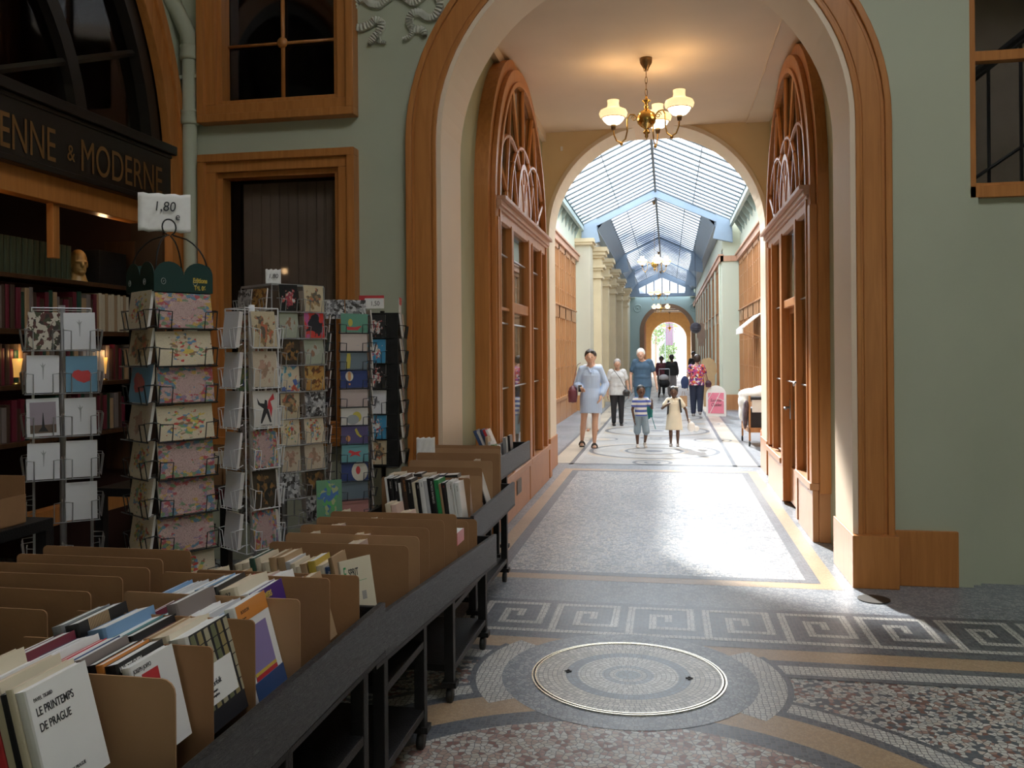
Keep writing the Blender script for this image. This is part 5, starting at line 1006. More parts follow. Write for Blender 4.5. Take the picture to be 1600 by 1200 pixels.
def rack(name, label, loc, rz, z0, z1, rows, faces, wire, grp, where, hw, cardt=.010, tiltx=.12, pole=True, wr=.0028):
    """faces: list of (angle, [columns: (xoff, w, h, [kinds], deco dict)], rowcount)"""
    th = thing(name, label, 'card rack', (loc[0], loc[1], 0), rz)
    m = MB(); m.tube([(0,0,.03),(0,0,z1+.02)], .016, 12); m.build('pole', wire, th, True)
    m = MB()
    for k in range(4): a = PI/4+k*PI/2; m.tube([(0,0,.06),(.2*cos(a),.2*sin(a),.03)], .012, 8); m.tube([(.2*cos(a),.2*sin(a),.0),(.2*cos(a),.2*sin(a),.03)], .018, 8)
    m.build('foot', wire, th, True)
    m = MB()
    for sx_ in (-1,1):
        for sy_ in (-1,1): m.tube([(sx_*hw,sy_*hw,z0-.02),(sx_*hw,sy_*hw,z1)], wr*1.3, 5)
    for z in (z0-.02, z1): m.tube([(-hw,-hw,z),(hw,-hw,z),(hw,hw,z),(-hw,hw,z)], wr, 5, closed=True)
    m.build('upright_frame', wire, th)
    pitch = (z1-z0)/rows
    for fi, (fa, cols) in enumerate(faces):
        R = Matrix.Rotation(fa, 4, 'Z'); fw = max(abs(c[0])+c[1]/2 for c in cols)+.012; fn = ('front','left side','right side','back')[fi]
        for r in range(rows):
            zb = z1-(r+1)*pitch
            m = MB(); y0, y1 = -hw-.004, -hw-.042
            for xx in [c[0]+s_*(c[1]/2+.006) for c in cols for s_ in (-1,1)]:
                m.tube([R @ Vector(p) for p in ((xx,y0,zb+pitch*.1),(xx,y1,zb+.004),(xx,y1-.012,zb+pitch*.5),(xx*.999,y0,zb+pitch*.52))], wr, 4)
            for c in cols:
                for s_ in (-1,1): xx = c[0]+s_*c[1]*.30; m.tube([R @ Vector(p) for p in ((xx,y1-.002,zb+.0),(xx,y1-.014,zb+pitch*.46),(c[0]+s_*(c[1]/2+.006),y1-.012,zb+pitch*.48))], wr*.9, 4)
            m.tube([R @ Vector(p) for p in ((-fw,y1,zb),(fw,y1,zb))], wr, 4); m.build('wire_pocket', wire, th)
            for ci, c in enumerate(cols):
                kinds = c[3]; kd = kinds[r % len(kinds)] if r < len(kinds) else kinds[r % len(kinds)]
                if kd is None: continue
                deco = None; 
                if isinstance(kd, tuple): kd, deco = kd
                mat = PK_[kd] if kd in PK_ else solid_pic(kd.replace(' ','_'), SOL[kd])
                nm = PN.get(kd, kd)
                h = c[2]*rnd.uniform(.97,1.03)
                M = Matrix.Translation((loc[0],loc[1],0)) @ Matrix.Rotation(rz,4,'Z') @ R @ Matrix.Translation((c[0]+rnd.uniform(-.003,.003), -hw-.034-rnd.uniform(0,.004), zb+.006)) @ Matrix.Rotation(-tiltx-rnd.uniform(-.02,.02),4,'X') @ Matrix.Rotation(rnd.uniform(-.025,.025)+(c[4] if len(c) > 4 else 0),4,'Y')
                side = '' if len(cols) == 1 else (' left column' if ci == 0 else ' right column' if ci == len(cols)-1 else ' middle column')
                card('postcard' if c[1] < .3 else 'magazine', M, c[1], h, cardt*rnd.uniform(.6,1.2), mat, '%s card in %s row%s, %s of %s' % (nm, ORD[r], side, fn, where), grp)
                if deco: 
                    o = C.objects[-1] if False else bpy.data.objects[[x.name for x in C.objects if x.get('category') == 'card'][-1]]; deco(o, c[1], h)
    return th
SOL = {'sea green': (.12,.30,.22), 'pale pink': (.58,.48,.44), 'slate': (.14,.18,.22), 'navy blue': (.03,.05,.18), 'dusty rose': (.50,.40,.38), 'off-white': (.66,.62,.58), 'dark violet': (.10,.08,.20), 'turquoise': (.15,.36,.40), 'salmon': (.48,.22,.20), 'plain white': (.76,.76,.80), 'clear white': (.80,.80,.84), 'teal grey': (.20,.28,.27)}
F, L_, R_ = 0, -PI/2, PI/2
# A: black wire rack with landscape cards
mapt = ['map','cartoon','map','cartoon','map','map','map','cartoon']
rackA = rack('postcard_rack', 'tall black wire postcard rack topped by a dark green scalloped header', (-2.21,3.56), math.radians(58), .60, 1.90, 8,
  [(F, [(0,.255,.155,mapt)]), (L_, [(.02,.20,.165,['cartoon','vintage','bluecard','beige','cartoon','cartoon','cartoon','vintage'])]), (R_, [(0,.11,.15,['beige','map','beige','photo','beige','map','beige','beige'])])], blackm, 'cards on the black wire rack', 'black wire rack', .125, .012, .16, wr=.0032)
gh = flat('dark_green_header', (.010,.040,.036), .45)
for k, (a, nm) in enumerate(((0,'front'),(-PI/2,'left'),(PI/2,'right'),(PI,'back'))):
    ol = [(-.135,0),(.135,0),(.135,.07)]+[(.0675+.0675*cos(t_*PI/10), .07+.062*sin(t_*PI/10)) for t_ in range(1,11)]+[(-.0675+.0675*cos(t_*PI/10), .07+.062*sin(t_*PI/10)) for t_ in range(1,11)]
    m = MB(); m.prism(ol, -.136, -.133, XZ); o = m.build('header_panel', gh, rackA, M=Matrix.Translation((0,0,1.90)) @ Matrix.Rotation(a,4,'Z'))
    if k in (0, 2):
        text_mesh('Editions', .030, Matrix.Translation((.04 if k == 0 else -.09,-.138,.045)) @ Rx, BM['yellow'], 'lettering', o, sx=.7, align='LEFT', bold=.0008); text_mesh('Tél. 06', .028, Matrix.Translation((.045 if k == 0 else -.09,-.138,.012)) @ Rx, BM['yellow'], 'lettering', o, sx=.7, align='LEFT', bold=.0008)
    m = MB()
    for sx_ in (-.095,.05): m.tube([(sx_+.010*cos(t_*T2/14),-.138,.045+.013*sin(t_*T2/14)) for t_ in range(14)], .0014, 4, closed=True); m.tube([(sx_-.002,-.138,.042),(sx_+.003,-.138,.049)], .0014, 4)
    m.build('ring_emblem', greym, o)
m = MB()
for k in range(4):
    a = PI/4+k*PI/2; m.tube([Vector((.17*math.sqrt(max(0,1-t_*t_))*cos(a), .17*math.sqrt(max(0,1-t_*t_))*sin(a), 1.98+.185*t_)) for t_ in [i/10*.995 for i in range(11)]], .0035, 5)
m.tube([(.0+.032*sin(t_*T2/20+PI),0,2.165+.036-.036*cos(t_*T2/20)) for t_ in range(20)], .0035, 5); m.build('wire_loop', blackm, rackA)
paper_sheet('price_sign', 'large white paper price sign reading 1,80 e above the black wire rack', (-2.27,3.62,2.19), .56, .225, .175, [('1,80', .0, .095, 1), ('e', .055, .055, .8)], .062)
# B: white wire rack
rack('postcard_rack', 'white wire postcard rack with large cards beside the black wire rack', (-2.12,4.16), math.radians(58), .64, 1.86, 6,
  [(F, [(.0,.135,.185,['vintage','beige','off-white','map','dark','map'])]), (L_, [(0,.14,.18,['clear white','clear white','plain white','plain white','clear white','plain white'])]), (R_, [(0,.12,.17,['photo','vintage','white','photo','map','vintage'])])], whitem, 'cards on the white wire rack', 'white wire rack', .095, .02, .12)
bo = [o for o in C.objects if o.get('label','').startswith('off-white card in third row, front of white wire rack')]
if bo: d_dancer(bo[0], .135, .185)
# C: tall grey tower rack with many small cards
rackC = rack('postcard_rack', 'tall grey postcard tower with a small price tag on top, third from the left', (-2.21,4.72), math.radians(56), .66, 2.01, 9,
  [(F, [(-.075,.118,.15,['performer','mist','dark','modern','vintage','cartoon','beige','photo',None]), (.085,.128,.148,['vintage','redblack','mist','orange','photo','cartoon','beige','dark','photo'])]),
   (L_, [(-.085,.15,.13,['photo','vintage','vintage','green','dark','photo','beige','vintage','photo']), (.085,.15,.13,['orange','photo','vintage','performer','orange','photo','dark','orange','vintage'])]),
   (R_, [(-.06,.11,.14,['beige','navy blue','mist','orange','beige','cartoon','beige','dark','photo']),(.07,.11,.14,['beige','vintage','beige','navy blue','vintage','photo','beige','green','green'])])], greym, 'cards on the grey tower rack', 'grey tower rack', .17, .008, .10)
m = MB(); m.box(-.17,.17,-.17,.17,2.01,2.02); m.build('top_plate', greym, rackC)
paper_sheet('price_tag', 'small white price tag reading 1,80 on top of the grey tower rack', (-2.20,4.58,2.02), .45, .085, .085, [('1,80', 0, .035, 1)], .035)
# D: dark wire rack of landscape children's cards
rackD = rack('postcard_rack', 'dark wire rack of plain coloured landscape cards, fourth from the left', (-1.96,5.13), math.radians(33), .62, 1.86, 11,
  [(F, [(0,.165,.118,[('sea green',d_boat),('pale pink',d_sq),('slate',d_figure),('navy blue',d_balloon),'dusty rose',('off-white',d_moon),('dark violet',d_fruit),('turquoise',d_plane),('navy blue',d_disc),'slate','salmon'])]),
   (L_, [(.0,.13,.11,['vintage','turquoise','dusty rose','salmon','navy blue','clear white','slate','clear white','plain white','white','slate'])]),
   (R_, [(0,.11,.14,['beige','off-white','teal grey','off-white','beige','cartoon','dusty rose','beige','photo','photo','beige'])])], flat('dark_steel_wire', (.06,.07,.09), .35, .6), "children's cards on the dark wire rack", 'dark wire rack', .105, .006, .10)
for k, (sx_, w_) in enumerate(((-.09,.12),(.04,.13))):
    M = Matrix.Translation((-1.96,5.13,0)) @ Matrix.Rotation(math.radians(33),4,'Z') @ Matrix.Translation((sx_,-.02,1.84)) @ Matrix.Rotation(-.1,4,'X'); card('postcard', M, w_, .12, .006, PK_['photo'], 'comic-strip print card, %s behind the green boat card' % ('left' if k == 0 else 'right'), "children's cards on the dark wire rack")
# E: black magazine rack
rackE = rack('magazine_rack', 'black rack of stage-performer cards with red and white header, last before the arch', (-1.97,5.80), math.radians(12), .86, 1.90, 6,
  [(F, [(-.03,.135,.16,['performer','bluephoto','performer','white','bluephoto','vintage'])]), (L_, [(0,.10,.15,['photo','photo','photo','photo','photo','photo'])]),
   (R_, [(-.085,.05,.165,['photo','vintage','dark','vintage','photo','photo']),(-.02,.05,.165,['photo','cartoon','vintage','dark','vintage','photo']),(.045,.05,.165,['orange','dark violet','orange','redblack','redblack','dark'])])], blackm, 'cards on the black magazine rack', 'black magazine rack', .12, .012, .12)
m = MB(); m.box(-.12,.12,-.12,.12,.84,1.90); rackE_core = m.build('black_core', black, rackE)
m = MB(); m.box(-.10,.03,-.16,-.155,1.93,2.0); m.box(.125,.128,-.10,.04,1.90,2.0); hp = m.build('white_header', paper, rackE); m = MB(); m.box(-.14,.03,-.150,-.145,1.955,2.02); m.build('red_header', RDm, rackE); m = MB(); m.box(.129,.132,-.10,.04,1.96,2.01); m.build('red_header', RDm, rackE)
text_mesh('1,50', .045, Matrix.Translation((-.03,-.162,1.95)) @ Rx, ink, 'handwriting', hp, sx=.8)
# O: rack of white cards in front of the bookshop
SOL['sky blue'] = (.16,.34,.50)
rackO = rack('postcard_rack', 'silver wire rack of white cards, farthest left in front of the bookshop', (-3.02,3.90), math.radians(38), .60, 1.86, 6,
  [(F, [(-.082,.14,.18,['flowers',('plain white',d_twig),('plain white',d_tower),('plain white',d_twig),None,None]), (.082,.14,.18,[('plain white',d_twig),('sky blue',d_blue),('plain white',d_twig),'clear white','clear white',None])]),
   (L_, [(.0,.12,.17,['dark','dark','slate','slate',None,None])]), (R_, [(0,.12,.17,[None,None,None,None,None,None])])], greym, 'cards on the silver wire rack', 'silver wire rack', .13, .008, .10)
M = Matrix.Translation((-2.08,5.0,.80)) @ Matrix.Rotation(.5,4,'Z') @ Matrix.Rotation(-.25,4,'X')
M = Matrix.Translation((-1.86,4.55,.70)) @ Matrix.Rotation(.5,4,'Z') @ Matrix.Rotation(-.15,4,'X'); card('poster_card', M, .14, .22, .01, PK_['green'], 'green illustrated booklet with blue figures standing behind the middle trolley', None)

# ------------------------------------------------------------ people
def limb(mb, p0, p1, r0, r1, n=12, fx=1.0, k=4):
    p0, p1 = Vector(p0), Vector(p1); mb.tube([p0.lerp(p1, i/k) for i in range(k+1)], [r0+(r1-r0)*i/k for i in range(k+1)], n, flat=fx); mb.ell(p0, (r0,r0,r0*1.0), n, 8); mb.ell(p1, (r1,r1,r1), n, 8)
def meshed(mb, name, mat, parent, vox, sm=3):
    o = mb.build(name, mat, parent, True); r = o.modifiers.new('r', 'REMESH'); r.mode = 'VOXEL'; r.voxel_size = vox; r.use_smooth_shade = True
    s_ = o.modifiers.new('s', 'SMOOTH'); s_.iterations = sm; s_.factor = .5; return o
def person(label, loc, H, face, skin, hair, P, clothes, cat='person', name='person', child=False, back=False):
    """P: joint overrides in units of height, facing -y.  x>0 is the viewer's right when facing us"""
    J = dict(hipL=(-.052,0,.50), hipR=(.052,0,.50), kneeL=(-.055,-.01,.275), kneeR=(.055,-.01,.275), ankL=(-.055,.01,.045), ankR=(.055,.01,.045),
             shL=(-.088,0,.792), shR=(.088,0,.792), elL=(-.125,.0,.625), elR=(.125,0,.625), haL=(-.14,-.02,.475), haR=(.14,-.02,.475), neck=(0,0,.845), head=(0,-.01,.925), chest=(0,0,.73), waist=(0,0,.60))
    J.update(P.get('J', {})); J = {k: Vector(v)*H for k, v in J.items()}
    th = thing(name, label, cat, loc, face); u = H; g = P.get('girth', 1.0); hs = P.get('headscale', 1.0)*(1.28 if child else 1.0); vox = .0075 if H > 1.2 else .006
    b = MB()
    limb(b, J['hipL'], J['kneeL'], .050*u*g, .031*u); limb(b, J['hipR'], J['kneeR'], .050*u*g, .031*u)
    for s_ in 'LR':
        kn, an = J['knee'+s_], J['ank'+s_]; limb(b, kn, kn.lerp(an,.35), .030*u, .031*u); limb(b, kn.lerp(an,.35), an, .031*u, .018*u)
        fd = Vector(P.get('foot'+s_, (0,-1,-.12))).normalized(); b.ell(an+Vector((0,0,-.02*u)), (.02*u,.024*u,.02*u)); limb(b, an+Vector((0,.008*u,-.022*u)), an+fd*.075*u+Vector((0,0,-.026*u)), .021*u, .019*u, fx=.7)
        sh, el, ha = J['sh'+s_], J['el'+s_], J['ha'+s_]; limb(b, sh, el, .030*u*g, .022*u); limb(b, el, ha, .022*u, .014*u)
        d = (ha-el).normalized(); side = Vector((1 if s_ == 'R' else -1, 0, 0)); q = d.cross(Vector((1,0,0))).normalized()
        if q.length < .1: q = Vector((0,1,0))
        pc = ha+d*.022*u; b.ell(pc, (.013*u,.022*u,.026*u))
        for k in range(4):
            off = q*(-.015+.010*k)*u; l = (.036,.042,.040,.030)[k]*u; f0 = pc+d*.020*u+off; f1 = f0+d*l*.55+side*-.004*u; f2 = f1+d*l*.45-side*.010*u; b.tube([f0,f1,f2], [.0056*u,.0052*u,.0042*u], 6)
        t0 = pc-q*.018*u; b.tube([t0,t0-q*.012*u+d*.014*u,t0-q*.012*u+d*.03*u], [.0065*u,.006*u,.0045*u], 6)
    b.ell(J['waist']*.5+(J['hipL']+J['hipR'])*.25, (.085*u*g,.062*u*g,.075*u)); b.ell(J['waist'], (.072*u*g,.052*u*g,.08*u)); b.ell(J['chest'], (.088*u*g,.060*u*g,.095*u)); limb(b, J['shL'], J['neck']-Vector((0,0,.035*u)), .030*u, .034*u); limb(b, J['shR'], J['neck']-Vector((0,0,.035*u)), .030*u, .034*u)
    limb(b, J['neck']-Vector((0,0,.03*u)), J['head']-Vector((0,0,.03*u)), .033*u, .030*u)
    hd = J['head']; r = .062*u*hs; b.ell(hd, (r*.78,r*.93,r*1.05)); b.ell(hd+Vector((0,-r*.25,-r*.55)), (r*.55,r*.55,r*.55)); Rn = 1
    b.ell(hd+Vector((0,-r*.98,-r*.15)), (r*.13,r*.2,r*.22))
    for s_ in (-1,1): b.ell(hd+Vector((s_*r*.78,0,-r*.1)), (r*.08,r*.16,r*.24))
    body = meshed(b, 'body', skin, th, vox)
    for s_ in (-1,1):
        e = MB(); e.ell(hd+Vector((s_*r*.32,-r*.86,.02*r)), (r*.10,r*.06,r*.06), 8, 6); e.build('eye', ink, th, True)
    e = MB(); e.ell(hd+Vector((0,-r*.84,-r*.55)), (r*.17,r*.04,r*.035), 10, 6); e.build('mouth', flat('lips', (.36,.14,.11), .5), th, True)
    h = MB(); st = P.get('hair', 'short'); hm, hr = hair
    h.ell(hd+Vector((0,r*.10,r*.22)), (r*.86*hr,r*.98*hr,r*.98*hr))
    if st == 'bun': h.ell(hd+Vector((0,r*.55,r*.95)), (r*.4,r*.4,r*.35))
    if st in ('bob',): h.ell(hd+Vector((0,r*.35,-r*.1)), (r*.9,r*.75,r*.85))
    if st == 'curly':
        for k in range(14): h.ell(hd+Vector((r*.8*cos(k*1.9)*.9, r*.15+r*.75*sin(k*1.9), r*(.2+.06*k))), (r*.28,)*3, 8, 6)
    if st == 'tails':
        for s_ in (-1,1): h.ell(hd+Vector((s_*r*.7,r*.2,r*.85)), (r*.25,)*3)
    # face opening : hair sits behind the brow
    cut = -r*.62
    hv = meshed(h, 'hair', hm, th, vox*1.0, 1); 
    hv.location = Vector((0, r*.16, r*.10))
    for c_ in clothes: c_(th, J, u, g, vox)
    if P.get('shoe'): 
        for s_ in 'LR':
            an = J['ank'+s_]; fd = Vector(P.get('foot'+s_, (0,-1,-.12))).normalized(); m = MB(); limb(m, an+Vector((0,.012*u,-.024*u)), an+fd*.08*u+Vector((0,0,-.027*u)), .026*u, .024*u, fx=.75)
            if P['shoe'][1]: m.ell(an+Vector((0,0,-.012*u)), (.026*u,.03*u,.028*u))
            meshed(m, 'shoe', P['shoe'][0], th, vox*.9, 1)
    return th
def trousers(mat, upto=1.0, wide=1.25, name='trousers'):
    def f(th, J, u, g, vox):
        m = MB(); m.ell(J['waist']*.45+(J['hipL']+J['hipR'])*.275, (.094*u*g,.070*u*g,.075*u))
        for s_ in 'LR':
            limb(m, J['hip'+s_], J['knee'+s_], .058*u*g, .040*u*wide); e = J['knee'+s_].lerp(J['ank'+s_], min(1, upto))
            if upto > 0: limb(m, J['knee'+s_], e, .040*u*wide, .030*u*wide)
        meshed(m, name, mat, th, vox)
    return f
def top(mat, sleeve=.6, low=.5, loose=1.12, name='shirt'):
    def f(th, J, u, g, vox):
        m = MB(); m.ell(J['chest'], (.088*u*g*loose,.066*u*g*loose,.085*u)); m.ell(J['waist'], (.085*u*g*loose,.066*u*g*loose,.09*u)); limb(m, J['shL'], J['neck']-Vector((0,0,.045*u)), .037*u, .037*u); limb(m, J['shR'], J['neck']-Vector((0,0,.045*u)), .037*u, .037*u)
        z0 = low*u; c = (J['hipL']+J['hipR'])/2; m.tube([J['chest'], J['waist'], Vector((c.x,c.y,z0))], [.084*u*g*loose,.082*u*g*loose,.094*u*g*loose], 20, flat=.74, up=(0,1,0))
        for s_ in 'LR':
            sh, el, ha = J['sh'+s_], J['el'+s_], J['ha'+s_]
            if sleeve <= 1: limb(m, sh, sh.lerp(el, sleeve), .037*u*g*loose, .036*u*loose)
            else: limb(m, sh, el, .037*u*g*loose, .036*u*loose); limb(m, el, el.lerp(ha, sleeve-1), .036*u*loose, .034*u*loose)
        meshed(m, name, mat, th, vox)
    return f
def dress(mat, sleeve, hem, flare=1.35, loose=1.15):
    def f(th, J, u, g, vox):
        m = MB(); c = (J['hipL']+J['hipR'])/2; m.ell(J['chest'], (.088*u*g*loose,.066*u*g*loose,.085*u)); limb(m, J['shL'], J['neck']-Vector((0,0,.045*u)), .037*u, .037*u); limb(m, J['shR'], J['neck']-Vector((0,0,.045*u)), .037*u, .037*u)
        m.tube([J['chest'], J['waist'], c, Vector((c.x,c.y-.01*u,hem*u))], [.086*u*g*loose,.080*u*g*loose,.098*u*g*loose,.098*u*g*flare], 24, flat=.8, up=(0,1,0))
        for s_ in 'LR':
            sh, el, ha = J['sh'+s_], J['el'+s_], J['ha'+s_]
            if sleeve <= 1: limb(m, sh, sh.lerp(el, sleeve), .038*u*loose, .038*u*loose)
            else: limb(m, sh, el, .034*u*loose, .034*u*loose); limb(m, el, el.lerp(ha, sleeve-1), .036*u*loose, .030*u*loose)
        meshed(m, 'dress', mat, th, vox)
        k = MB(); k.tube([J['neck']+Vector((.03*u,-.035*u,-.02*u)), J['chest']+Vector((0,-.085*u,.03*u))], .008*u, 6, flat=.5); k.tube([J['neck']+Vector((-.03*u,-.035*u,-.02*u)), J['chest']+Vector((0,-.085*u,.03*u))], .008*u, 6, flat=.5); k.build('collar', mat, th)
    return f
def stripes(name, c1, c2, sc, ax=2):
    m, N, L, P = nmat(name); P.inputs['Roughness'].default_value = .8; tc = N.new('ShaderNodeTexCoord'); sp = N.new('ShaderNodeSeparateXYZ'); L.new(tc.outputs['Object'], sp.inputs[0]); a = N.new('ShaderNodeMath'); a.operation = 'MULTIPLY'; a.inputs[1].default_value = sc; L.new(sp.outputs[ax], a.inputs[0]); f = N.new('ShaderNodeMath'); f.operation = 'FRACT'; L.new(a.outputs[0], f.inputs[0]); r = ramp(N, [(0, c1), (.5, c2)], True); L.new(f.outputs[0], r.inputs[0]); L.new(r.outputs[0], P.inputs['Base Color']); return m
sk1 = flat('skin_fair', (.60,.36,.26), .5, var=.05); sk2 = flat('skin_dark', (.11,.055,.035), .45, var=.05); sk3 = flat('skin_tanned', (.50,.29,.20), .5, var=.05)
hb = flat('hair_dark_brown', (.03,.018,.014), .5, var=.2, scale=40); hg = flat('hair_grey', (.30,.28,.27), .6, var=.3, scale=60); hw_ = flat('hair_white', (.72,.69,.64), .7, var=.1, scale=50); hbl = flat('hair_black', (.012,.010,.010), .6)
shoeb = flat('black_shoe', (.02,.018,.018), .5); shoew = flat('white_trainer', (.7,.68,.66), .5); shoeg = flat('grey_shoe', (.3,.28,.27), .6)
def sandal(th, J, u, g, vox):
    for s_ in 'LR':
        an = J['ank'+s_]; m = MB(); m.box(an.x-.026*u,an.x+.026*u,an.y-.095*u,an.y+.03*u,an.z-.055*u,an.z-.042*u); m.tube([(an.x+.03*u*cos(a*PI/8),an.y-.06*u,an.z-.04*u+.03*u*sin(a*PI/8)) for a in range(9)], .006*u, 6); m.tube([(an.x+.03*u*cos(a*PI/8),an.y-.025*u,an.z-.04*u+.04*u*sin(a*PI/8)) for a in range(9)], .006*u, 6); m.build('sandal', shoeb, th)
def sunglasses(th, J, u, g, vox):
    h = J['head']; m = MB()
    for s_ in (-1,1): m.ell(h+Vector((s_*.026*u,-.040*u,.052*u)), (.020*u,.012*u,.016*u), 10, 6)
    m.build('sunglasses', shoeb, th, True)
def hair_bow(th, J, u, g, vox):
    h = J['head']; m = MB()
    for s_ in (-1,1): m.ell(h+Vector((.035*u+s_*.018*u,-.03*u,.085*u)), (.020*u,.010*u,.013*u), 8, 6)
    m.build('white_hair_bow', paper, th, True)
bluestr = stripes('blue_striped_cotton', (.50,.60,.78), (.36,.46,.68), 60, 0)
person('woman in a light blue striped shirt dress walking with a phone in her hand', (-1.30,14.72,0), 1.67, .10, sk1, (hb,1.04), dict(hair='bun', J=dict(head=(-.008,-.035,.915), neck=(0,-.01,.84), haL=(-.10,-.09,.60), elL=(-.14,.02,.63), elR=(.15,.02,.635), haR=(.10,-.06,.515), kneeR=(.04,-.04,.28), ankR=(.03,-.06,.045), kneeL=(-.075,-.0,.28), ankL=(-.095,.06,.055)), footL=(0,-1,-.35)), [dress(bluestr, 1.75, .345, 1.15), sandal, sunglasses])
def bag(name, label, loc, r, mat, strap=None, cat='bag'):
    th = thing(name, label, cat, loc); m = MB(); m.ell((0,0,0), r, 18, 12); m.box(-r[0]*.8,r[0]*.8,-r[1]*.8,r[1]*.8,-r[2]*.9,r[2]*.5); meshed(m, 'pouch', mat, th, .01, 4)
    if strap: m = MB(); m.tube(strap, .010, 6, flat=.5); m.build('strap', mat, th)
bag('burgundy_handbag', 'soft burgundy handbag on the shoulder of the woman in the blue dress', (-1.60,14.62,.90), (.085,.10,.15), flat('burgundy_leather', (.14,.03,.045), .4), [(0,.0,.12),(.03,.05,.3),(.08,.06,.5),(.13,.08,.53)])
th = thing('smartphone', 'phone with pale case held by the woman in the blue dress', 'phone', (-1.47,14.55,.99), .3); m = MB(); m.box(-.035,.035,-.005,.005,-.05,.07); m.build('case', flat('phone_case', (.6,.5,.42), .4), th, bev=.004); m = MB(); m.box(-.03,.03,-.007,-.004,-.045,.065); m.build('screen', ink, th)
person('person mostly hidden behind the woman in the blue dress, holding something dark', (-1.53,17.7,0), 1.64, 0, sk3, (hb,1.05), dict(), [top(flat('pale_cotton', (.6,.6,.62), .8)), trousers(flat('white_trousers', (.7,.7,.7), .8))])
person('grey-haired woman in a pale grey blouse and black trousers looking down', (-1.10,19.0,0), 1.47, .12, sk3, (hg,1.06), dict(hair='bob', girth=1.18, J=dict(head=(0,-.04,.915), neck=(0,-.015,.845), elL=(-.15,.0,.62), haL=(-.145,-.01,.455), elR=(.15,0,.63), haR=(.165,-.02,.475)), shoe=(shoeb, 0)), [top(flat('pale_grey_blouse', (.52,.52,.52), .8, var=.08, scale=20), .55, .455, 1.2), trousers(flat('black_trousers', (.012,.012,.016), .7), .95, 1.1)])
bag('black_shoulder_bag', 'small black shoulder bag worn crosswise by the grey-haired woman', (-.90,18.88,.72), (.08,.05,.08), shoeb, [(0,-.0,.07),(-.13,-.06,.32),(-.28,-.05,.52)])
person('white-haired man in a slate blue t-shirt and jeans looking down', (-.58,19.9,0), 1.72, .03, sk1, (hw_,1.08), dict(hair='short', girth=1.2, J=dict(head=(-.02,-.05,.90), neck=(-.0,-.02,.835), elL=(-.155,.01,.63), haL=(-.15,-.02,.47), elR=(.16,.01,.64), haR=(.185,-.03,.475), kneeR=(.05,-.02,.28), ankR=(.045,.06,.06)), shoe=(shoeb,0)), [top(flat('slate_blue_cotton', (.05,.10,.165), .8), .62, .47, 1.14), trousers(flat('blue_jeans', (.06,.14,.22), .8, var=.1), .95, 1.05)])
def boy_extra(th, J, u, g, vox):
    m = MB(); m.ell(J['waist']+Vector((0,-.0,-.05*u)), (.088*u,.07*u,.03*u)); meshed(m, 'waistband', flat('dark_denim', (.05,.09,.2), .8), th, vox)
person('small boy in a white and blue striped t-shirt and denim shorts looking to his side', (-.46,14.7,0), 1.07, .25, sk2, (hbl,1.02), dict(hair='short', J=dict(head=(.0,-.02,.885), neck=(0,0,.815), shL=(-.088,0,.755), shR=(.088,0,.755), chest=(0,0,.70), waist=(0,0,.58), elL=(-.135,.0,.60), haL=(-.115,-.03,.44), elR=(.17,-.03,.62), haR=(.15,-.12,.72), kneeR=(.07,-.05,.26), ankR=(.07,.05,.07), kneeL=(-.06,-.0,.26)), footR=(0,-1,-.5), shoe=(shoew,1)), [top(stripes('blue_white_stripes', (.72,.72,.72), (.08,.12,.42), 12.5), .55, .50, 1.15), trousers(flat('light_denim', (.24,.32,.40), .8, var=.1), .12, 1.45, 'denim_shorts'), boy_extra], child=True)
person('small girl in a cream short-sleeved dress with a black backpack strap', (.09,14.95,0), 1.04, -.05, sk2, (hbl,1.05), dict(hair='tails', J=dict(head=(0,-.02,.885), neck=(0,0,.815), shL=(-.088,0,.755), shR=(.088,0,.755), chest=(0,0,.70), waist=(0,0,.58), elL=(-.19,-.02,.62), haL=(-.11,-.11,.68), elR=(.19,-.02,.60), haR=(.22,-.05,.46), kneeR=(.06,-.03,.26)), shoe=(shoeg,1)), [dress(flat('cream_dress', (.76,.69,.56), .8), .55, .27, 1.45, 1.2), hair_bow], child=True)
def straps(label, loc, pts, mat, name='backpack'):
    th = thing(name, label, 'backpack', loc); m = MB(); m.ell((0,.0,0), (.12,.06,.15)); meshed(m, 'pack', mat, th, .01, 3)
    for p in pts: m = MB(); m.tube(p, .016, 6, flat=.4); m.build('strap', mat, th)
straps('black backpack worn by the small girl in the cream dress', (.10,15.10,.70), [[(.07,-.05,.12),(.085,-.20,.10),(.10,-.25,-.05),(.11,-.2,-.12)],[(-.09,-.05,.10),(-.10,-.20,.08),(-.11,-.24,-.08),(-.12,-.12,-.22)]], shoeb)
straps('teal backpack trailing straps behind the boy in the striped shirt', (-.38,14.86,.60), [[(.07,-.02,.12),(.09,-.1,.1),(.10,-.05,-.1)],[(.10,0,-.1),(.16,-.02,-.3)]], flat('teal_fabric', (.02,.20,.20), .7))
th = thing('white_paper_bag', 'crumpled white paper bag in the hand of the girl in the cream dress', 'bag', (.37,14.9,.34)); m = MB(); m.ell((0,0,0), (.07,.05,.09), 9, 6); m.ell((.08,0,-.03), (.06,.03,.05), 7, 5); m.build('bag_body', paper, th); m = MB(); m.tube([(-.02,0,.08),(-.04,0,.14)], .02, 6); m.build('twisted_neck', paper, th)
flower = pic('flowered_blouse', (.10,.04,.09), [(.60,.05,.04),(.60,.25,.05),(.65,.60,.6),(.25,.05,.3),(.05,.02,.08),(.55,.08,.15)], 9, .9, None, 0, .8)
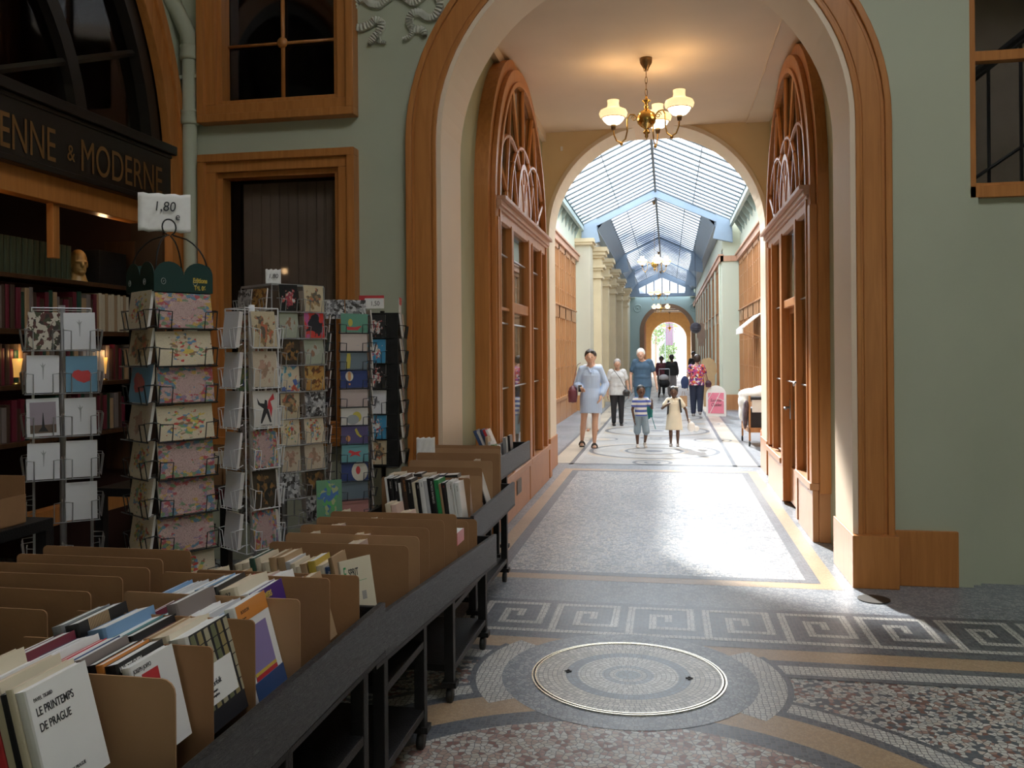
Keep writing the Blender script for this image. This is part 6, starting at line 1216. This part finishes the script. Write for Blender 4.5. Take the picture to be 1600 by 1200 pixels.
person('woman in a multicoloured flowered blouse and navy trousers walking away', (.69,21.9,0), 1.53, PI-.1, sk3, (hb,1.10), dict(hair='bob', girth=1.2, J=dict(head=(-.01,-.03,.92), elL=(-.155,.01,.63), haL=(-.17,-.04,.50), elR=(.15,.02,.63), haR=(.15,-.02,.49), kneeL=(-.055,.02,.28), ankL=(-.055,.09,.08)), shoe=(shoeg,0)), [top(flower, .5, .50, 1.15, 'flowered_blouse'), trousers(flat('navy_trousers', (.015,.022,.05), .8), .9, 1.35)])
bag('navy_shoulder_bag', 'navy shoulder bag on the left side of the woman in the flowered blouse', (.40,21.85,.84), (.10,.06,.16), flat('navy_fabric', (.02,.035,.10), .8), [(0,0,.15),(.1,-.05,.4),(.18,-.06,.5)])
bag('dark_plum_handbag', 'small dark plum handbag at the right hip of the woman in the flowered blouse', (.97,21.85,.80), (.08,.05,.09), flat('plum_leather', (.05,.015,.03), .5), [(0,0,.08),(-.1,-.06,.35),(-.3,-.1,.55)])
th = thing('kraft_paper_bag', 'brown kraft paper carrier bag beside the woman in the flowered blouse', 'bag', (.36,21.7,.38)); m = MB(); m.box(-.09,.09,-.05,.05,-.13,.13); m.build('paper_body', card_l, th, bev=.006); m = MB(); m.tube([(-.04,0,.13),(-.02,0,.24),(.02,0,.24),(.04,0,.13)], .005, 5); m.build('handle', card_b, th)
dkc = flat('black_clothes', (.012,.012,.014), .8)
person('dark-clothed person with grey trousers pushing a stroller far down the gallery', (.12,31.5,0), 1.48, PI, sk2, (hbl,1.15), dict(hair='bob', girth=1.15), [top(dkc, 1.5, .5, 1.25), trousers(flat('grey_joggers', (.25,.23,.24), .8), .95, 1.4)])
person('person in a dark red top far down the gallery beside the stroller', (-.25,32.3,0), 1.42, 0, sk2, (hbl,1.15), dict(girth=1.1), [top(flat('dark_red_mix', (.10,.02,.03), .8, var=.6, scale=14), 1.4, .5, 1.2), trousers(dkc, .95, 1.1)])
person('person in black seen in the distance right of the far doorway', (1.02,36,0), 1.58, .4, sk2, (hbl,1.1), dict(), [top(dkc, .6, .5, 1.2), trousers(dkc, .95, 1.1)])
th = thing('stroller', 'black pushchair with a pale blanket far down the gallery', 'stroller', (-.14,30.8,0)); m = MB(); m.ell((0,.05,.48), (.20,.25,.16)); meshed(m, 'seat', dkc, th, .02, 3)
m = MB(); m.ell((-.02,.05,.68), (.17,.2,.12)); meshed(m, 'blanket', flat('pale_blanket', (.5,.48,.5), .9), th, .02, 3)
for s_ in (-1,1):
    m = MB(); m.tube([(s_*.18,.35,.98),(s_*.19,.1,.45),(s_*.2,-.25,.10)], .014, 6); m.tube([(s_*.19,.1,.45),(s_*.2,.35,.1)], .014, 6); m.build('frame', greym, th)
    for yy in (-.25,.35): m = MB(); m.tube([(s_*.2-.015,yy,.09),(s_*.2+.015,yy,.09)], .09, 16); m.build('wheel', rubber, th, True)
m = MB(); m.tube([(-.18,.35,.98),(.18,.35,.98)], .014, 6); m.build('handle', greym, th)
# white sunglasses / headband details
th = None
# labels seen twice are told apart by grouping
seen = {}
for o in C.objects:
    if o.parent is None and o.get('label'): seen.setdefault(o['label'], []).append(o)
for k_, v_ in seen.items():
    if len(v_) > 1: print('DUP', len(v_), k_)
